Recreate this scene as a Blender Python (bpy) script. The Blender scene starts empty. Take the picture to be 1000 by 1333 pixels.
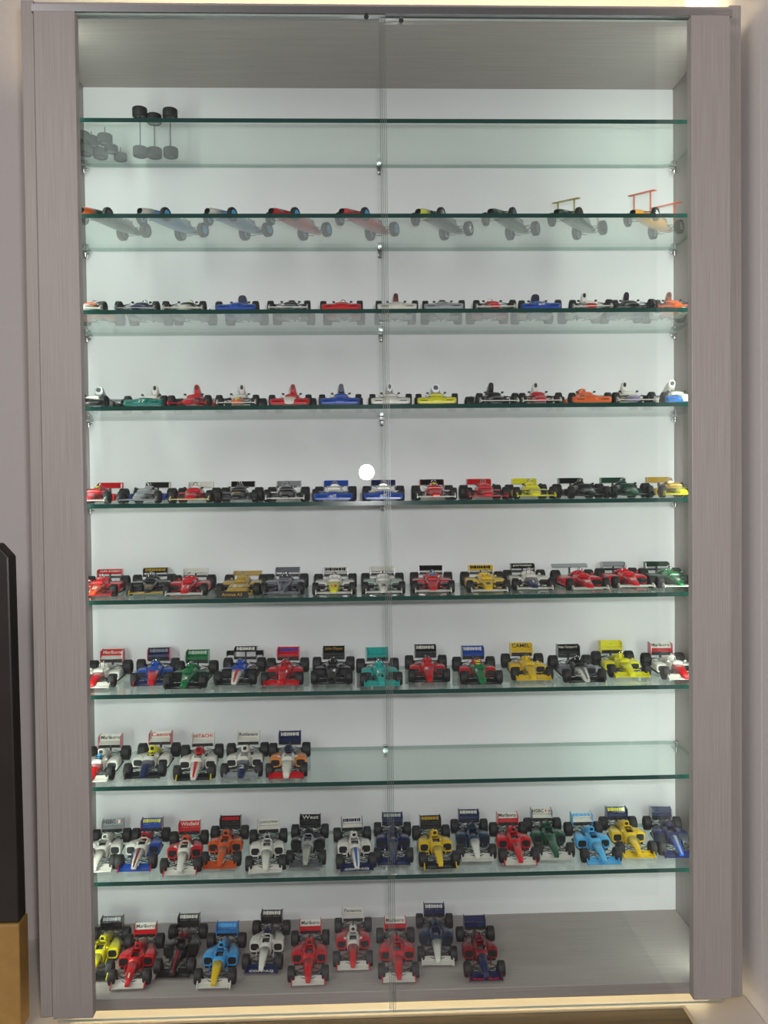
import bpy, math, random
from mathutils import Vector, Matrix

random.seed(7)
scene = bpy.context.scene
COL = scene.collection
OZ = 0.95            # height of the cabinet's inside floor above the room floor
W = 0.6616           # inside width of the cabinet
D = 0.122            # shelf depth (shelf front edge is Y = 0, back panel is Y = D)
HC = 0.9375          # inside height

# ------------------------------------------------------------------ camera
cam_data = bpy.data.cameras.new('camera')
cam_data.sensor_fit = 'VERTICAL'
cam_data.sensor_height = 36.0
cam_data.lens = 1150.0 * 36.0 / 1333.0
cam_data.clip_start = 0.01
cam = bpy.data.objects.new('camera', cam_data)
_r, _u, _f = Vector((0.9994, -0.0328, -0.0107)), Vector((0.0114, 0.0223, 0.9997)), Vector((0.0325, 0.9992, -0.0227))
_m = Matrix((_r, _u, -_f)).transposed().to_4x4()
_m.translation = Vector((0.2964, -0.8769, OZ + 0.4859))
cam.matrix_world = _m
COL.objects.link(cam)
scene.camera = cam

# ------------------------------------------------------------------ world, lights, exposure
scene.view_settings.view_transform = 'Standard'
scene.view_settings.look = 'None'
scene.view_settings.gamma = 1.0
scene.view_settings.use_curve_mapping = False
scene.view_settings.exposure = 0.0
scene.cycles.transparent_max_bounces = 32
scene.cycles.max_bounces = 10
scene.cycles.diffuse_bounces = 4
scene.cycles.glossy_bounces = 5

world = bpy.data.worlds.new('room_light')
scene.world = world
world.use_nodes = True
bg = world.node_tree.nodes['Background']
bg.inputs['Color'].default_value = (1.0, 0.94, 0.93, 1)
bg.inputs['Strength'].default_value = 0.10

def area(name, loc, direction, sx, sy, power, col, up='Y'):
    l = bpy.data.lights.new(name, 'AREA')
    l.shape = 'RECTANGLE'; l.size = sx; l.size_y = sy; l.energy = power; l.color = col
    o = bpy.data.objects.new(name, l)
    o.location = loc
    o.rotation_euler = Vector(direction).to_track_quat('-Z', up).to_euler()
    COL.objects.link(o)
    return o

COOL = (0.88, 1.0, 0.89)
WARM = (1.0, 0.83, 0.46)
# the two vertical LED strips behind the wooden stiles of the doors
area('led_strip_light_west', (0.010, -0.012, OZ + 0.468), (0.62, 0.78, 0), 0.006, 0.92, 0.72, COOL)
area('led_strip_light_east', (W - 0.010, -0.012, OZ + 0.468), (-0.62, 0.78, 0), 0.006, 0.92, 0.72, COOL)
# warm strips behind the cabinet, above and below
area('warm_strip_light_top', (W / 2, 0.140, OZ + 0.945), (0, 0.25, 1), 0.66, 0.008, 4.0, WARM)
area('warm_strip_light_under', (W / 2, 0.030, OZ - 0.0145), (0, -0.25, -1), 0.66, 0.006, 0.24, WARM)
# unseen lamp added up left behind the camera, brightens stiles and side wall
area('added_room_lamp', (-0.75, -1.6, OZ + 1.25), (1.1, 1.6, -0.8), 0.6, 0.6, 11.0, (1.0, 0.93, 0.89))
# the camera's own flash, beside the lens
fl = bpy.data.lights.new('camera_flash', 'POINT')
fl.energy = 14.5; fl.shadow_soft_size = 0.014; fl.color = (1.0, 0.97, 0.99)
flo = bpy.data.objects.new('camera_flash', fl)
flo.location = (0.319, -0.885, OZ + 0.524)
COL.objects.link(flo)

# ------------------------------------------------------------------ materials
def srgb(h):
    h = h.lstrip('#')
    v = [int(h[i:i + 2], 16) / 255.0 for i in (0, 2, 4)]
    return tuple(c / 12.92 if c <= 0.04045 else ((c + 0.055) / 1.055) ** 2.4 for c in v) + (1.0,)

MATS = {}
def new_mat(name):
    m = bpy.data.materials.new(name)
    m.use_nodes = True
    nt = m.node_tree
    return m, nt, nt.nodes['Principled BSDF']

def simple(name, col, rough=0.4, metal=0.0, coat=0.0, var=0.06, scale=300.0, bump=0.0):
    """plain surface with a little procedural variation of tone and gloss"""
    if name in MATS:
        return MATS[name]
    m, nt, p = new_mat(name)
    tc = nt.nodes.new('ShaderNodeTexCoord')
    nz = nt.nodes.new('ShaderNodeTexNoise'); nz.inputs['Scale'].default_value = scale
    nz.inputs['Detail'].default_value = 2.0
    nt.links.new(tc.outputs['Object'], nz.inputs['Vector'])
    mx = nt.nodes.new('ShaderNodeMix'); mx.data_type = 'RGBA'
    c = Vector(col[:3])
    mx.inputs[6].default_value = tuple(c * (1 - var)) + (1,)
    mx.inputs[7].default_value = tuple(c * (1 + var)) + (1,)
    nt.links.new(nz.outputs['Fac'], mx.inputs[0])
    nt.links.new(mx.outputs[2], p.inputs['Base Color'])
    p.inputs['Roughness'].default_value = rough
    p.inputs['Metallic'].default_value = metal
    p.inputs['Coat Weight'].default_value = coat
    p.inputs['Coat Roughness'].default_value = 0.08
    if bump:
        b = nt.nodes.new('ShaderNodeBump'); b.inputs['Strength'].default_value = bump
        b.inputs['Distance'].default_value = 0.001
        nt.links.new(nz.outputs['Fac'], b.inputs['Height'])
        nt.links.new(b.outputs['Normal'], p.inputs['Normal'])
    MATS[name] = m
    return m

def laminate(name, axis, c0, c1):
    """pale wood-look laminate, fine streaks running along one axis"""
    m, nt, p = new_mat(name)
    tc = nt.nodes.new('ShaderNodeTexCoord')
    mp = nt.nodes.new('ShaderNodeMapping')
    s = [1300.0, 1300.0, 1300.0]; s['XYZ'.index(axis)] = 14.0
    mp.inputs['Scale'].default_value = s
    nz = nt.nodes.new('ShaderNodeTexNoise'); nz.inputs['Scale'].default_value = 1.0
    nz.inputs['Detail'].default_value = 3.0
    rp = nt.nodes.new('ShaderNodeValToRGB')
    rp.color_ramp.elements[0].position = 0.3; rp.color_ramp.elements[0].color = c0
    rp.color_ramp.elements[1].position = 0.7; rp.color_ramp.elements[1].color = c1
    nt.links.new(tc.outputs['Object'], mp.inputs['Vector'])
    nt.links.new(mp.outputs['Vector'], nz.inputs['Vector'])
    nt.links.new(nz.outputs['Fac'], rp.inputs['Fac'])
    nt.links.new(rp.outputs['Color'], p.inputs['Base Color'])
    b = nt.nodes.new('ShaderNodeBump'); b.inputs['Strength'].default_value = 0.15
    b.inputs['Distance'].default_value = 0.0003
    nt.links.new(nz.outputs['Fac'], b.inputs['Height'])
    nt.links.new(b.outputs['Normal'], p.inputs['Normal'])
    p.inputs['Roughness'].default_value = 0.45
    return m

LC0, LC1 = srgb('958d8a'), srgb('a79f9a')
LAM = {a: laminate('larch_laminate_' + a.lower(), a, LC0, LC1) for a in 'XYZ'}

def pane_glass(name, tint, ior=1.5):
    """clear flat glass: Fresnel reflection over straight transmission"""
    m = bpy.data.materials.new(name); m.use_nodes = True
    nt = m.node_tree
    for n in list(nt.nodes):
        nt.nodes.remove(n)
    out = nt.nodes.new('ShaderNodeOutputMaterial')
    mix = nt.nodes.new('ShaderNodeMixShader')
    tr = nt.nodes.new('ShaderNodeBsdfTransparent'); tr.inputs['Color'].default_value = tint
    gl = nt.nodes.new('ShaderNodeBsdfGlossy'); gl.inputs['Roughness'].default_value = 0.0
    gl.inputs['Color'].default_value = (1, 1, 1, 1)
    fr = nt.nodes.new('ShaderNodeFresnel')
    ge = nt.nodes.new('ShaderNodeNewGeometry')
    mm = nt.nodes.new('ShaderNodeMix'); mm.data_type = 'FLOAT'
    mm.inputs[2].default_value = ior; mm.inputs[3].default_value = 1.0 / ior
    nt.links.new(ge.outputs['Backfacing'], mm.inputs[0])
    nt.links.new(mm.outputs[0], fr.inputs['IOR'])
    nt.links.new(fr.outputs['Fac'], mix.inputs['Fac'])
    nt.links.new(tr.outputs['BSDF'], mix.inputs[1])
    nt.links.new(gl.outputs['BSDF'], mix.inputs[2])
    nt.links.new(mix.outputs['Shader'], out.inputs['Surface'])
    return m

GLASS_SHELF = pane_glass('shelf_glass', (0.925, 0.965, 0.945, 1), 1.33)
GLASS_REAR = pane_glass('shelf_glass_rear_edge', (0.62, 0.72, 0.68, 1), 1.15)
GLASS_DOOR = pane_glass('door_glass', (0.985, 0.992, 0.988, 1))
GLASS_EDGE = simple('glass_cut_edge', (0.012, 0.055, 0.045, 1), 0.12, var=0.2, scale=60)
DOOR_EDGE = simple('door_glass_edge', (0.55, 0.60, 0.54, 1), 0.15, var=0.2, scale=60)  # pale tone stands in for LED light passing through the glass
BACKW = simple('white_back_panel', (0.74, 0.75, 0.76, 1), 0.5, var=0.015, scale=40)
CHROME = simple('chrome', (0.75, 0.75, 0.76, 1), 0.12, metal=1.0)
STEEL = simple('dark_steel', (0.10, 0.10, 0.105, 1), 0.35, metal=0.8)
ALU = simple('aluminium_track', (0.36, 0.36, 0.37, 1), 0.35, metal=0.9)
PLASTER_BRIGHTENED = simple('brightened_plaster', (0.80, 0.765, 0.745, 1), 0.8, var=0.03, scale=120, bump=0.2)  # side wall plaster lightened, stands in for stronger light there
PLASTER_DIMMED = simple('dimmed_plaster', (0.52, 0.485, 0.475, 1), 0.8, var=0.03, scale=120, bump=0.2)  # back wall plaster darkened, stands in for weaker light on it
COUNTER = simple('counter_top_laminate', (0.62, 0.56, 0.50, 1), 0.3, var=0.03, scale=200)
DARKPANEL = simple('dark_brown_board', (0.030, 0.024, 0.021, 1), 0.4, var=0.25, scale=25)
RUBBER = simple('tyre_rubber', (0.014, 0.014, 0.015, 1), 0.62, var=0.15)
CARBON = simple('matt_black_parts', (0.016, 0.016, 0.018, 1), 0.4)
ENGINE = simple('engine_metal', (0.13, 0.12, 0.115, 1), 0.4, metal=0.7, var=0.4, scale=500)

def wood_brown():
    m, nt, p = new_mat('brown_wood')
    tc = nt.nodes.new('ShaderNodeTexCoord')
    mp = nt.nodes.new('ShaderNodeMapping'); mp.inputs['Scale'].default_value = (12, 160, 160)
    nz = nt.nodes.new('ShaderNodeTexNoise'); nz.inputs['Scale'].default_value = 1.0
    nz.inputs['Detail'].default_value = 5.0
    rp = nt.nodes.new('ShaderNodeValToRGB')
    rp.color_ramp.elements[0].position = 0.3; rp.color_ramp.elements[0].color = srgb('2c1b0c')
    rp.color_ramp.elements[1].position = 0.75; rp.color_ramp.elements[1].color = srgb('5e3f1a')
    nt.links.new(tc.outputs['Object'], mp.inputs['Vector'])
    nt.links.new(mp.outputs['Vector'], nz.inputs['Vector'])
    nt.links.new(nz.outputs['Fac'], rp.inputs['Fac'])
    nt.links.new(rp.outputs['Color'], p.inputs['Base Color'])
    p.inputs['Roughness'].default_value = 0.45
    return m
WOOD = wood_brown()

def emitter(name, col, strength):
    m, nt, p = new_mat(name)
    p.inputs['Base Color'].default_value = (0.8, 0.8, 0.8, 1)
    p.inputs['Emission Color'].default_value = tuple(col) + (1,)
    p.inputs['Emission Strength'].default_value = strength
    return m
LEDMAT = emitter('led_diffuser', COOL, 2.0)
LEDWARM = emitter('warm_led_diffuser', WARM, 2.0)

PALETTE = dict(
    W='d6d4ca', W2='b9c4b9', K='0e0e11', K2='17181a', R='c3141f', R2='6d1a1d', DR='7c1322', B='1d4aa6', B2='2f74c4',
    B3='2f6fae', DB='1b2550', DB2='1c3350', PB='6f93b8', LB='4fa9dd', LB2='3f97d2', Y='d9d420', Y2='cfd22a', Y3='d9d09a',
    Y4='dcb81e', Y5='e0c81e', GD='b49232', G='0f6e3c', G2='174f38', G3='8fae9c', DG='123626', T='2aa39c', T2='177a70',
    O='e0642a', O2='e09a2c', O3='e04a1c', O4='dd8436', O5='c8541f', BR='8a4a2c', S='a4a8ac', S2='b9bcae', GR='585c60',
    GR2='6a6a74', OL='a89a2c', PU='8d7ba6')
def paint(k):
    n = 'paint_' + k.lower()
    if n not in MATS:
        if k in ('S', 'S2'):
            simple(n, srgb(PALETTE[k]), 0.28, metal=0.35, coat=0.4, var=0.05)
        else:
            simple(n, srgb(PALETTE[k]), 0.30, coat=0.5, var=0.05)
    return MATS[n]

# ------------------------------------------------------------------ mesh helpers
class MB:
    """collects shapes given in a unit (metres by default) and makes ONE mesh"""
    def __init__(self, k=1.0):
        self.v = []; self.f = []; self.mi = []; self.sm = []; self.k = k
    def add(self, vs, fs, mi=0, smooth=False):
        o = len(self.v)
        self.v += [tuple(c * self.k for c in p) for p in vs]
        for f in fs:
            self.f.append(tuple(i + o for i in f)); self.mi.append(mi); self.sm.append(smooth)
    def box(self, x0, x1, y0, y1, z0, z1, mi=0):
        self.add([(x0, y0, z0), (x1, y0, z0), (x1, y1, z0), (x0, y1, z0), (x0, y0, z1), (x1, y0, z1), (x1, y1, z1), (x0, y1, z1)],
                 [(0, 3, 2, 1), (4, 5, 6, 7), (0, 1, 5, 4), (1, 2, 6, 5), (2, 3, 7, 6), (3, 0, 4, 7)], mi)
    def tbox(self, c, size, tilt=0.0, yaw=0.0, mi=0):
        """box turned about X by tilt (rear edge up), then about Z by yaw"""
        M = Matrix.Translation(c) @ Matrix.Rotation(yaw, 4, 'Z') @ Matrix.Rotation(tilt, 4, 'X')
        sx, sy, sz = [s / 2 for s in size]
        vs = [M @ Vector(p) for p in ((-sx, -sy, -sz), (sx, -sy, -sz), (sx, sy, -sz), (-sx, sy, -sz), (-sx, -sy, sz), (sx, -sy, sz), (sx, sy, sz), (-sx, sy, sz))]
        self.add([tuple(v) for v in vs], [(0, 3, 2, 1), (4, 5, 6, 7), (0, 1, 5, 4), (1, 2, 6, 5), (2, 3, 7, 6), (3, 0, 4, 7)], mi)
    def tube(self, p0, p1, r, n=6, r1=None, mi=0):
        p0, p1 = Vector(p0), Vector(p1)
        r1 = r if r1 is None else r1
        d = (p1 - p0).normalized()
        a = d.orthogonal().normalized(); b = d.cross(a)
        vs = []
        for p, rr in ((p0, r), (p1, r1)):
            for i in range(n):
                t = 2 * math.pi * i / n
                vs.append(tuple(p + a * (rr * math.cos(t)) + b * (rr * math.sin(t))))
        fs = [(i, (i + 1) % n, n + (i + 1) % n, n + i) for i in range(n)]
        self.add(vs, fs, mi, True)
        self.add(vs[:n], [tuple(range(n - 1, -1, -1))], mi); self.add(vs[n:], [tuple(range(n))], mi)
    def path(self, pts, r, n=6, mi=0):
        for a, b in zip(pts[:-1], pts[1:]):
            self.tube(a, b, r, n, mi=mi)
    def loft(self, secs, n=16, hole=None, mi=0, cap0=True, cap1=True):
        """secs: (y, half width, z0, z1, exponent[, x centre])"""
        vs = []
        for s in secs:
            y, hw, z0, z1, p = s[:5]; xc = s[5] if len(s) > 5 else 0.0
            zc, hh = (z0 + z1) / 2, (z1 - z0) / 2
            for j in range(n):
                a = 2 * math.pi * j / n
                ca, sa = math.cos(a), math.sin(a)
                vs.append((xc + hw * math.copysign(abs(ca) ** (2 / p), ca), y, zc + hh * math.copysign(abs(sa) ** (2 / p), sa)))
        fs = []
        for i in range(len(secs) - 1):
            for j in range(n):
                if hole and hole[0] <= i < hole[1] and hole[2] <= j < hole[3]:
                    continue
                k = (j + 1) % n
                fs.append((i * n + j, i * n + k, (i + 1) * n + k, (i + 1) * n + j))
        self.add(vs, fs, mi, True)
        if cap0: self.add(vs[:n], [tuple(range(n - 1, -1, -1))], mi)
        if cap1: self.add(vs[-n:], [tuple(range(n))], mi)
    def lathe_x(self, prof, n=20, mi=0, smooth=True):
        """profile of (x, radius) turned about the X axis"""
        vs = []
        for x, r in prof:
            for i in range(n):
                t = 2 * math.pi * i / n
                vs.append((x, r * math.cos(t), r * math.sin(t)))
        fs = []
        for q in range(len(prof) - 1):
            for i in range(n):
                k = (i + 1) % n
                fs.append((q * n + i, (q + 1) * n + i, (q + 1) * n + k, q * n + k))
        self.add(vs, fs, mi, smooth)
    def prism(self, poly, axis, a0, a1, mi=0):
        """polygon (in the two other axes) extruded along an axis"""
        n = len(poly)
        def pt(u, w, a):
            return {'X': (a, u, w), 'Y': (u, a, w), 'Z': (u, w, a)}[axis]
        vs = [pt(u, w, a0) for u, w in poly] + [pt(u, w, a1) for u, w in poly]
        fs = [tuple(range(n - 1, -1, -1)), tuple(range(n, 2 * n))] + [(i, (i + 1) % n, n + (i + 1) % n, n + i) for i in range(n)]
        self.add(vs, fs, mi)
    def mesh(self, name, slots=1, fix=True):
        me = bpy.data.meshes.new(name)
        me.from_pydata(self.v, [], self.f)
        for i in range(slots):
            me.materials.append(None)
        me.polygons.foreach_set('material_index', self.mi)
        me.polygons.foreach_set('use_smooth', self.sm)
        me.update()
        if fix:
            import bmesh
            bm = bmesh.new(); bm.from_mesh(me)
            bmesh.ops.remove_doubles(bm, verts=bm.verts, dist=1e-7)
            bmesh.ops.recalc_face_normals(bm, faces=bm.faces)
            bm.to_mesh(me); bm.free()
        return me

def bevel(o, w, seg=2):
    b = o.modifiers.new('bevel', 'BEVEL'); b.width = w; b.segments = seg; b.limit_method = 'ANGLE'
    return o

def link(name, me, mats, parent=None, loc=(0, 0, 0), rot=(0, 0, 0), scale=(1, 1, 1)):
    o = bpy.data.objects.new(name, me)
    COL.objects.link(o)
    if not isinstance(mats, (list, tuple)):
        mats = [mats]
    for i, m in enumerate(mats):
        if i < len(o.material_slots):
            o.material_slots[i].link = 'OBJECT'
            o.material_slots[i].material = m
    o.parent = parent
    o.location = loc; o.rotation_euler = rot; o.scale = scale
    return o

def tag(o, label=None, cat=None, group=None, kind=None):
    if label: o['label'] = label
    if cat: o['category'] = cat
    if group: o['group'] = group
    if kind: o['kind'] = kind
    return o

def thing(name, label, cat, loc=(0, 0, 0), rotz=0.0, group=None):
    o = bpy.data.objects.new(name, None)
    o.empty_display_size = 0.02
    COL.objects.link(o)
    o.location = loc; o.rotation_euler = (0, 0, rotz)
    return tag(o, label, cat, group)

# ------------------------------------------------------------------ the setting
WALL_Y = 0.165
def struct(name, m, mat, z=OZ):
    o = link(name, m.mesh(name, 1), mat, None, (0, 0, z))
    return tag(o, kind='structure')

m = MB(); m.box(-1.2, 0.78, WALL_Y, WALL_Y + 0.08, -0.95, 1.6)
tag(struct('wall_back', m, PLASTER_DIMMED), 'plain plastered wall behind the display cabinet')
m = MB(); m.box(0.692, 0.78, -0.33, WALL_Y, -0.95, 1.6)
tag(struct('wall_right', m, PLASTER_BRIGHTENED), 'grey plastered side wall right of the cabinet')
m = MB(); m.box(-1.6, 0.84, -2.2, WALL_Y + 0.08, -1.0, -0.95)
tag(struct('floor', m, simple('floor_tiles', (0.30, 0.26, 0.23, 1), 0.4)), 'room floor far below the cabinet')

# counter below the cabinet, and the brown board that lies on it
cn = thing('counter', 'pale counter running along the wall below the cabinet', 'counter', (0, 0, OZ))
m = MB(); m.box(-0.62, 0.6915, -0.30, WALL_Y - 0.001, -0.060, -0.036)
bevel(link('counter_top', m.mesh('counter_top'), COUNTER, cn), 0.002)
m = MB(); m.box(-0.60, 0.6915, -0.27, WALL_Y - 0.001, -0.9495, -0.060)
link('counter_base', m.mesh('counter_base'), COUNTER, cn)
bd = thing('wooden_board', 'brown wooden board lying on the pale counter below the cabinet', 'board', (0, 0, OZ))
m = MB(); m.box(-0.03, 0.618, -0.28, -0.016, -0.0358, -0.0330)
link('board_panel', m.mesh('board_panel'), WOOD, bd)
m = MB()
m.box(0.618, 0.622, -0.28, -0.012, -0.0358, -0.0322)
m.box(-0.03, 0.618, -0.016, -0.012, -0.0358, -0.0322)
bevel(link('edge_strip', m.mesh('edge_strip'), simple('pale_edge_strip', (0.55, 0.45, 0.30, 1), 0.4), bd), 0.001)

# dark board standing at the left edge
m = MB(); m.prism([(-0.16, 0.0697), (-0.0358, 0.0697), (-0.0385, 0.4270), (-0.0500, 0.4400), (-0.16, 0.4450)], 'Y', -0.014, 0.006)
wbk = MB(); wbk.box(-0.16, -0.0350, -0.016, 0.008, -0.0358, 0.0695)
wb_o = bevel(link('wooden_block', wbk.mesh('wooden_block'), simple('honey_wood', (0.42, 0.24, 0.07, 1), 0.45, var=0.25, scale=60), None, (0, 0, OZ)), 0.0015)
tag(wb_o, 'honey brown wooden block on the counter under the dark board', 'block')
db = link('dark_board', m.mesh('dark_board'), DARKPANEL, None, (0, 0, OZ))
bevel(db, 0.002)
tag(db, 'tall dark brown board standing on a wooden block at the left edge', 'board')

# cable hanging above the cabinet
m = MB(); pts = [Vector((0.640 + 0.012 * math.sin(t * 2.2), WALL_Y - 0.004, 0.962 + 0.06 * t)) for t in [i / 8 for i in range(9)]]
m.path([tuple(p) for p in pts], 0.0012)
tag(link('cable', m.mesh('cable'), STEEL, None, (0, 0, OZ)), 'thin dark cable rising on the wall above the cabinet', 'cable')

# ------------------------------------------------------------------ display cabinet
YF = -0.027          # front of the carcass
T = 0.012
cab = thing('display_cabinet', 'tall wall-hung display cabinet in pale grey wood with glass doors', 'cabinet', (0, 0, OZ))
m = MB(); m.box(-T, 0, YF, D + 0.006, -0.0165, HC + T + 0.0015)
bevel(link('side_panel', m.mesh('side_panel'), LAM['Z'], cab), 0.0008)
m = MB(); m.box(W, W + T, YF, D + 0.006, -0.0165, HC + T + 0.0015)
bevel(link('side_panel', m.mesh('side_panel'), LAM['Z'], cab), 0.0008)
m = MB(); m.box(0.0003, W - 0.0003, YF, D + 0.006, HC, HC + T)
bevel(link('top_panel', m.mesh('top_panel'), LAM['X'], cab), 0.0008)
m = MB(); m.box(0.0003, W - 0.0003, YF, D + 0.006, -T, 0)
bevel(link('bottom_panel', m.mesh('bottom_panel'), LAM['X'], cab), 0.0008)
m = MB(); m.box(0.0003, W - 0.0003, D, D + 0.005, 0.0, HC)
link('back_panel', m.mesh('back_panel'), BACKW, cab)
for zz in (0.06, 0.80):
    m = MB(); m.box(0.05, 0.62, D + 0.006, WALL_Y, zz, zz + 0.04)
    link('hanging_batten', m.mesh('hanging_batten'), LAM['X'], cab)
m = MB(); m.box(0.002, W - 0.002, YF - 0.0125, YF - 0.0002, HC - 0.0035, HC + 0.0030)
link('door_track', m.mesh('door_track'), ALU, cab)
for sx in (0, 1):
    x0 = 0.0005 if sx == 0 else W - 0.0075
    m = MB(); m.box(x0, x0 + 0.007, -0.022, -0.013, 0.004, HC - 0.004)
    pr = link('led_profile', m.mesh('led_profile'), ALU, cab)
    m = MB(); m.box(x0 + (0.0012 if sx == 0 else 0.0008), x0 + (0.0062 if sx == 0 else 0.0058), -0.0129, -0.0124, 0.006, HC - 0.006)
    link('led_diffuser', m.mesh('led_diffuser'), LEDMAT, pr)
for zz, nm in ((HC + 0.0055, 'warm_led_strip'), (-0.0132, 'warm_led_strip')):
    m = MB()
    if zz > 0: m.box(0.003, W - 0.003, D + 0.0062, D + 0.0085, zz - 0.003, zz + 0.003)
    else: m.box(0.003, W - 0.003, 0.026, 0.034, zz - 0.001, zz + 0.001)
    link(nm, m.mesh(nm), LEDWARM, cab)

# shelf clips: chrome clamps on the back panel and on both sides
def clip_mesh():
    m = MB(0.001)      # clamp facing -Y, glass plane at z = 0
    sec = []
    for z, w in ((-11.0, 1.2), (-10.2, 2.3), (-8.6, 3.0), (-3.2, 3.0)):
        sec.append((z, w))
    n = 12
    vs = []
    for z, w in sec:
        for i in range(n):
            a = 2 * math.pi * i / n
            vs.append((w * math.cos(a), -2.4 + 2.3 * (w / 3.0) * math.sin(a), z))
    fs = [(q * n + i, q * n + (i + 1) % n, (q + 1) * n + (i + 1) % n, (q + 1) * n + i) for q in range(3) for i in range(n)]
    fs += [tuple(range(n - 1, -1, -1)), tuple(range(3 * n, 4 * n))]
    m.add(vs, fs, 0, True)
    m.box(-2.7, 2.7, -8.0, -0.1, -3.4, -2.6)      # lower lip under the glass
    m.box(-2.7, 2.7, -1.2, -0.1, -2.6, 3.4)       # spine
    m.box(-2.4, 2.4, -5.5, -0.1, 2.7, 3.4)        # upper lip
    m.tube((0, -4.5, -6.4), (0, -6.6, -6.4), 1.6, 10)
    return m.mesh('shelf_clip')
CLIP = clip_mesh()
SHELF_Z = [0.8508, 0.7582, 0.6647, 0.5705, 0.4748, 0.3798, 0.2862, 0.1949, 0.0996]   # middle of the glass edge
GT = 0.0042
for k, z in enumerate(SHELF_Z):
    link('shelf_clip', CLIP, CHROME, cab, (0.3275, D, z))
    for yy in (0.1145,):
        link('shelf_clip', CLIP, CHROME, cab, (0.0, yy, z), (0, 0, math.radians(90)))
        link('shelf_clip', CLIP, CHROME, cab, (W, yy, z), (0, 0, math.radians(-90)))

# glass shelves
ORD = ['first', 'second', 'third', 'fourth', 'fifth', 'sixth', 'seventh', 'eighth', 'ninth', 'tenth', 'eleventh', 'twelfth', 'thirteenth', 'fourteenth', 'fifteenth']
def shelf_mesh():
    x0, x1, yb, c = 0.0022, W - 0.0022, D - 0.0016, 0.010
    poly = [(x0, 0.0), (x1, 0.0), (x1, yb - c), (x1 - 0.003, yb - 0.003), (x1 - c, yb), (x0 + c, yb), (x0 + 0.003, yb - 0.003), (x0, yb - c)]
    m = MB(); n = len(poly); h = GT / 2
    vs = [(x, y, -h) for x, y in poly] + [(x, y, h) for x, y in poly]
    m.add(vs, [tuple(range(n - 1, -1, -1)), tuple(range(n, 2 * n))], 0)
    m.add(vs, [(0, 1, n + 1, n)], 1)
    m.add(vs, [(i, (i + 1) % n, n + (i + 1) % n, n + i) for i in range(1, n)], 2)
    return m.mesh('glass_shelf', 3)
SHELF = shelf_mesh()
SHELF_NOTE = ['holding only loose toy wheels', 'holding nine wheels-out cigar cars', 'third from the top', 'fourth from the top', 'fifth from the top',
              'sixth from the top', 'seventh from the top', 'eighth from the top, mostly empty', 'lowest of the nine']
for k, z in enumerate(SHELF_Z):
    o = link('glass_shelf', SHELF, [GLASS_SHELF, GLASS_EDGE, GLASS_REAR], None, (0, 0, OZ + z))
    lab = 'clear green-edged glass shelf in the cabinet, ' + ['topmost, holding only loose model wheels', 'second from the top', 'third from the top', 'fourth from the top',
          'fifth from the top', 'sixth from the top', 'seventh from the top', 'eighth from the top, right half empty', 'lowest of all'][k]
    tag(o, lab, 'shelf', 'glass shelves in the cabinet')

# sliding glass doors with wide wooden stiles
def pane_mesh(x0, x1, y0, y1, z0, z1):
    m = MB()
    vs = [(x0, y0, z0), (x1, y0, z0), (x1, y1, z0), (x0, y1, z0), (x0, y0, z1), (x1, y0, z1), (x1, y1, z1), (x0, y1, z1)]
    m.add(vs, [(0, 1, 5, 4), (2, 3, 7, 6)], 0)
    m.add(vs, [(0, 3, 2, 1), (4, 5, 6, 7), (1, 2, 6, 5), (3, 0, 4, 7)], 1)
    return m.mesh('door', 2)
ZD0, ZD1 = -0.0145, HC - 0.0045
YA0, YA1 = -0.0390, -0.0355      # front pane (left door)
YB0, YB1 = -0.0330, -0.0295      # rear pane (right door)
doorL = link('door', pane_mesh(0.0085, 0.3300, YA0, YA1, ZD0, ZD1), [GLASS_DOOR, DOOR_EDGE], cab)
doorL['label'] = 'left sliding glass door pane'
doorR = link('door', pane_mesh(0.3246, 0.6522, YB0, YB1, ZD0 - 0.0035, ZD1), [GLASS_DOOR, DOOR_EDGE], cab)
doorR['label'] = 'right sliding glass door pane'
m = MB(); m.box(0.0075, 0.0450, -0.050, YA0 - 0.0001, -0.005, 0.929)
bevel(link('stile', m.mesh('stile'), LAM['Z'], doorL), 0.0007)
m = MB(); m.box(0.6157, 0.6530, -0.050, -0.0391, -0.005, 0.929); m.box(0.630, 0.650, -0.0391, YB0 - 0.0001, 0.0, 0.925)
bevel(link('stile', m.mesh('stile'), LAM['Z'], doorR), 0.0007)
for xs, y0, par in (((0.3280, 0.3298), YA0, doorL), ((0.3244, 0.3263), YB0, doorR)):
    for x in xs:
        m = MB(); m.box(x - 0.00018, x + 0.00018, y0 - 0.00012, y0 + 0.0005, ZD0, ZD1)
        link('polished_edge', m.mesh('polished_edge'), simple('ground_glass_line', (0.17, 0.19, 0.17, 1), 0.3), par)
def roller(x, y0, parent):
    m = MB(); m.tube((x, y0 - 0.0022, HC - 0.0072), (x, y0 - 0.0001, HC - 0.0072), 0.0022, 12)
    m.box(x - 0.0013, x + 0.0013, y0 - 0.0016, y0 - 0.0001, HC - 0.0072, HC - 0.0036)
    link('roller', m.mesh('roller'), STEEL, parent)
roller(0.312, YA0, doorL); roller(0.345, YB0, doorR)

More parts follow.
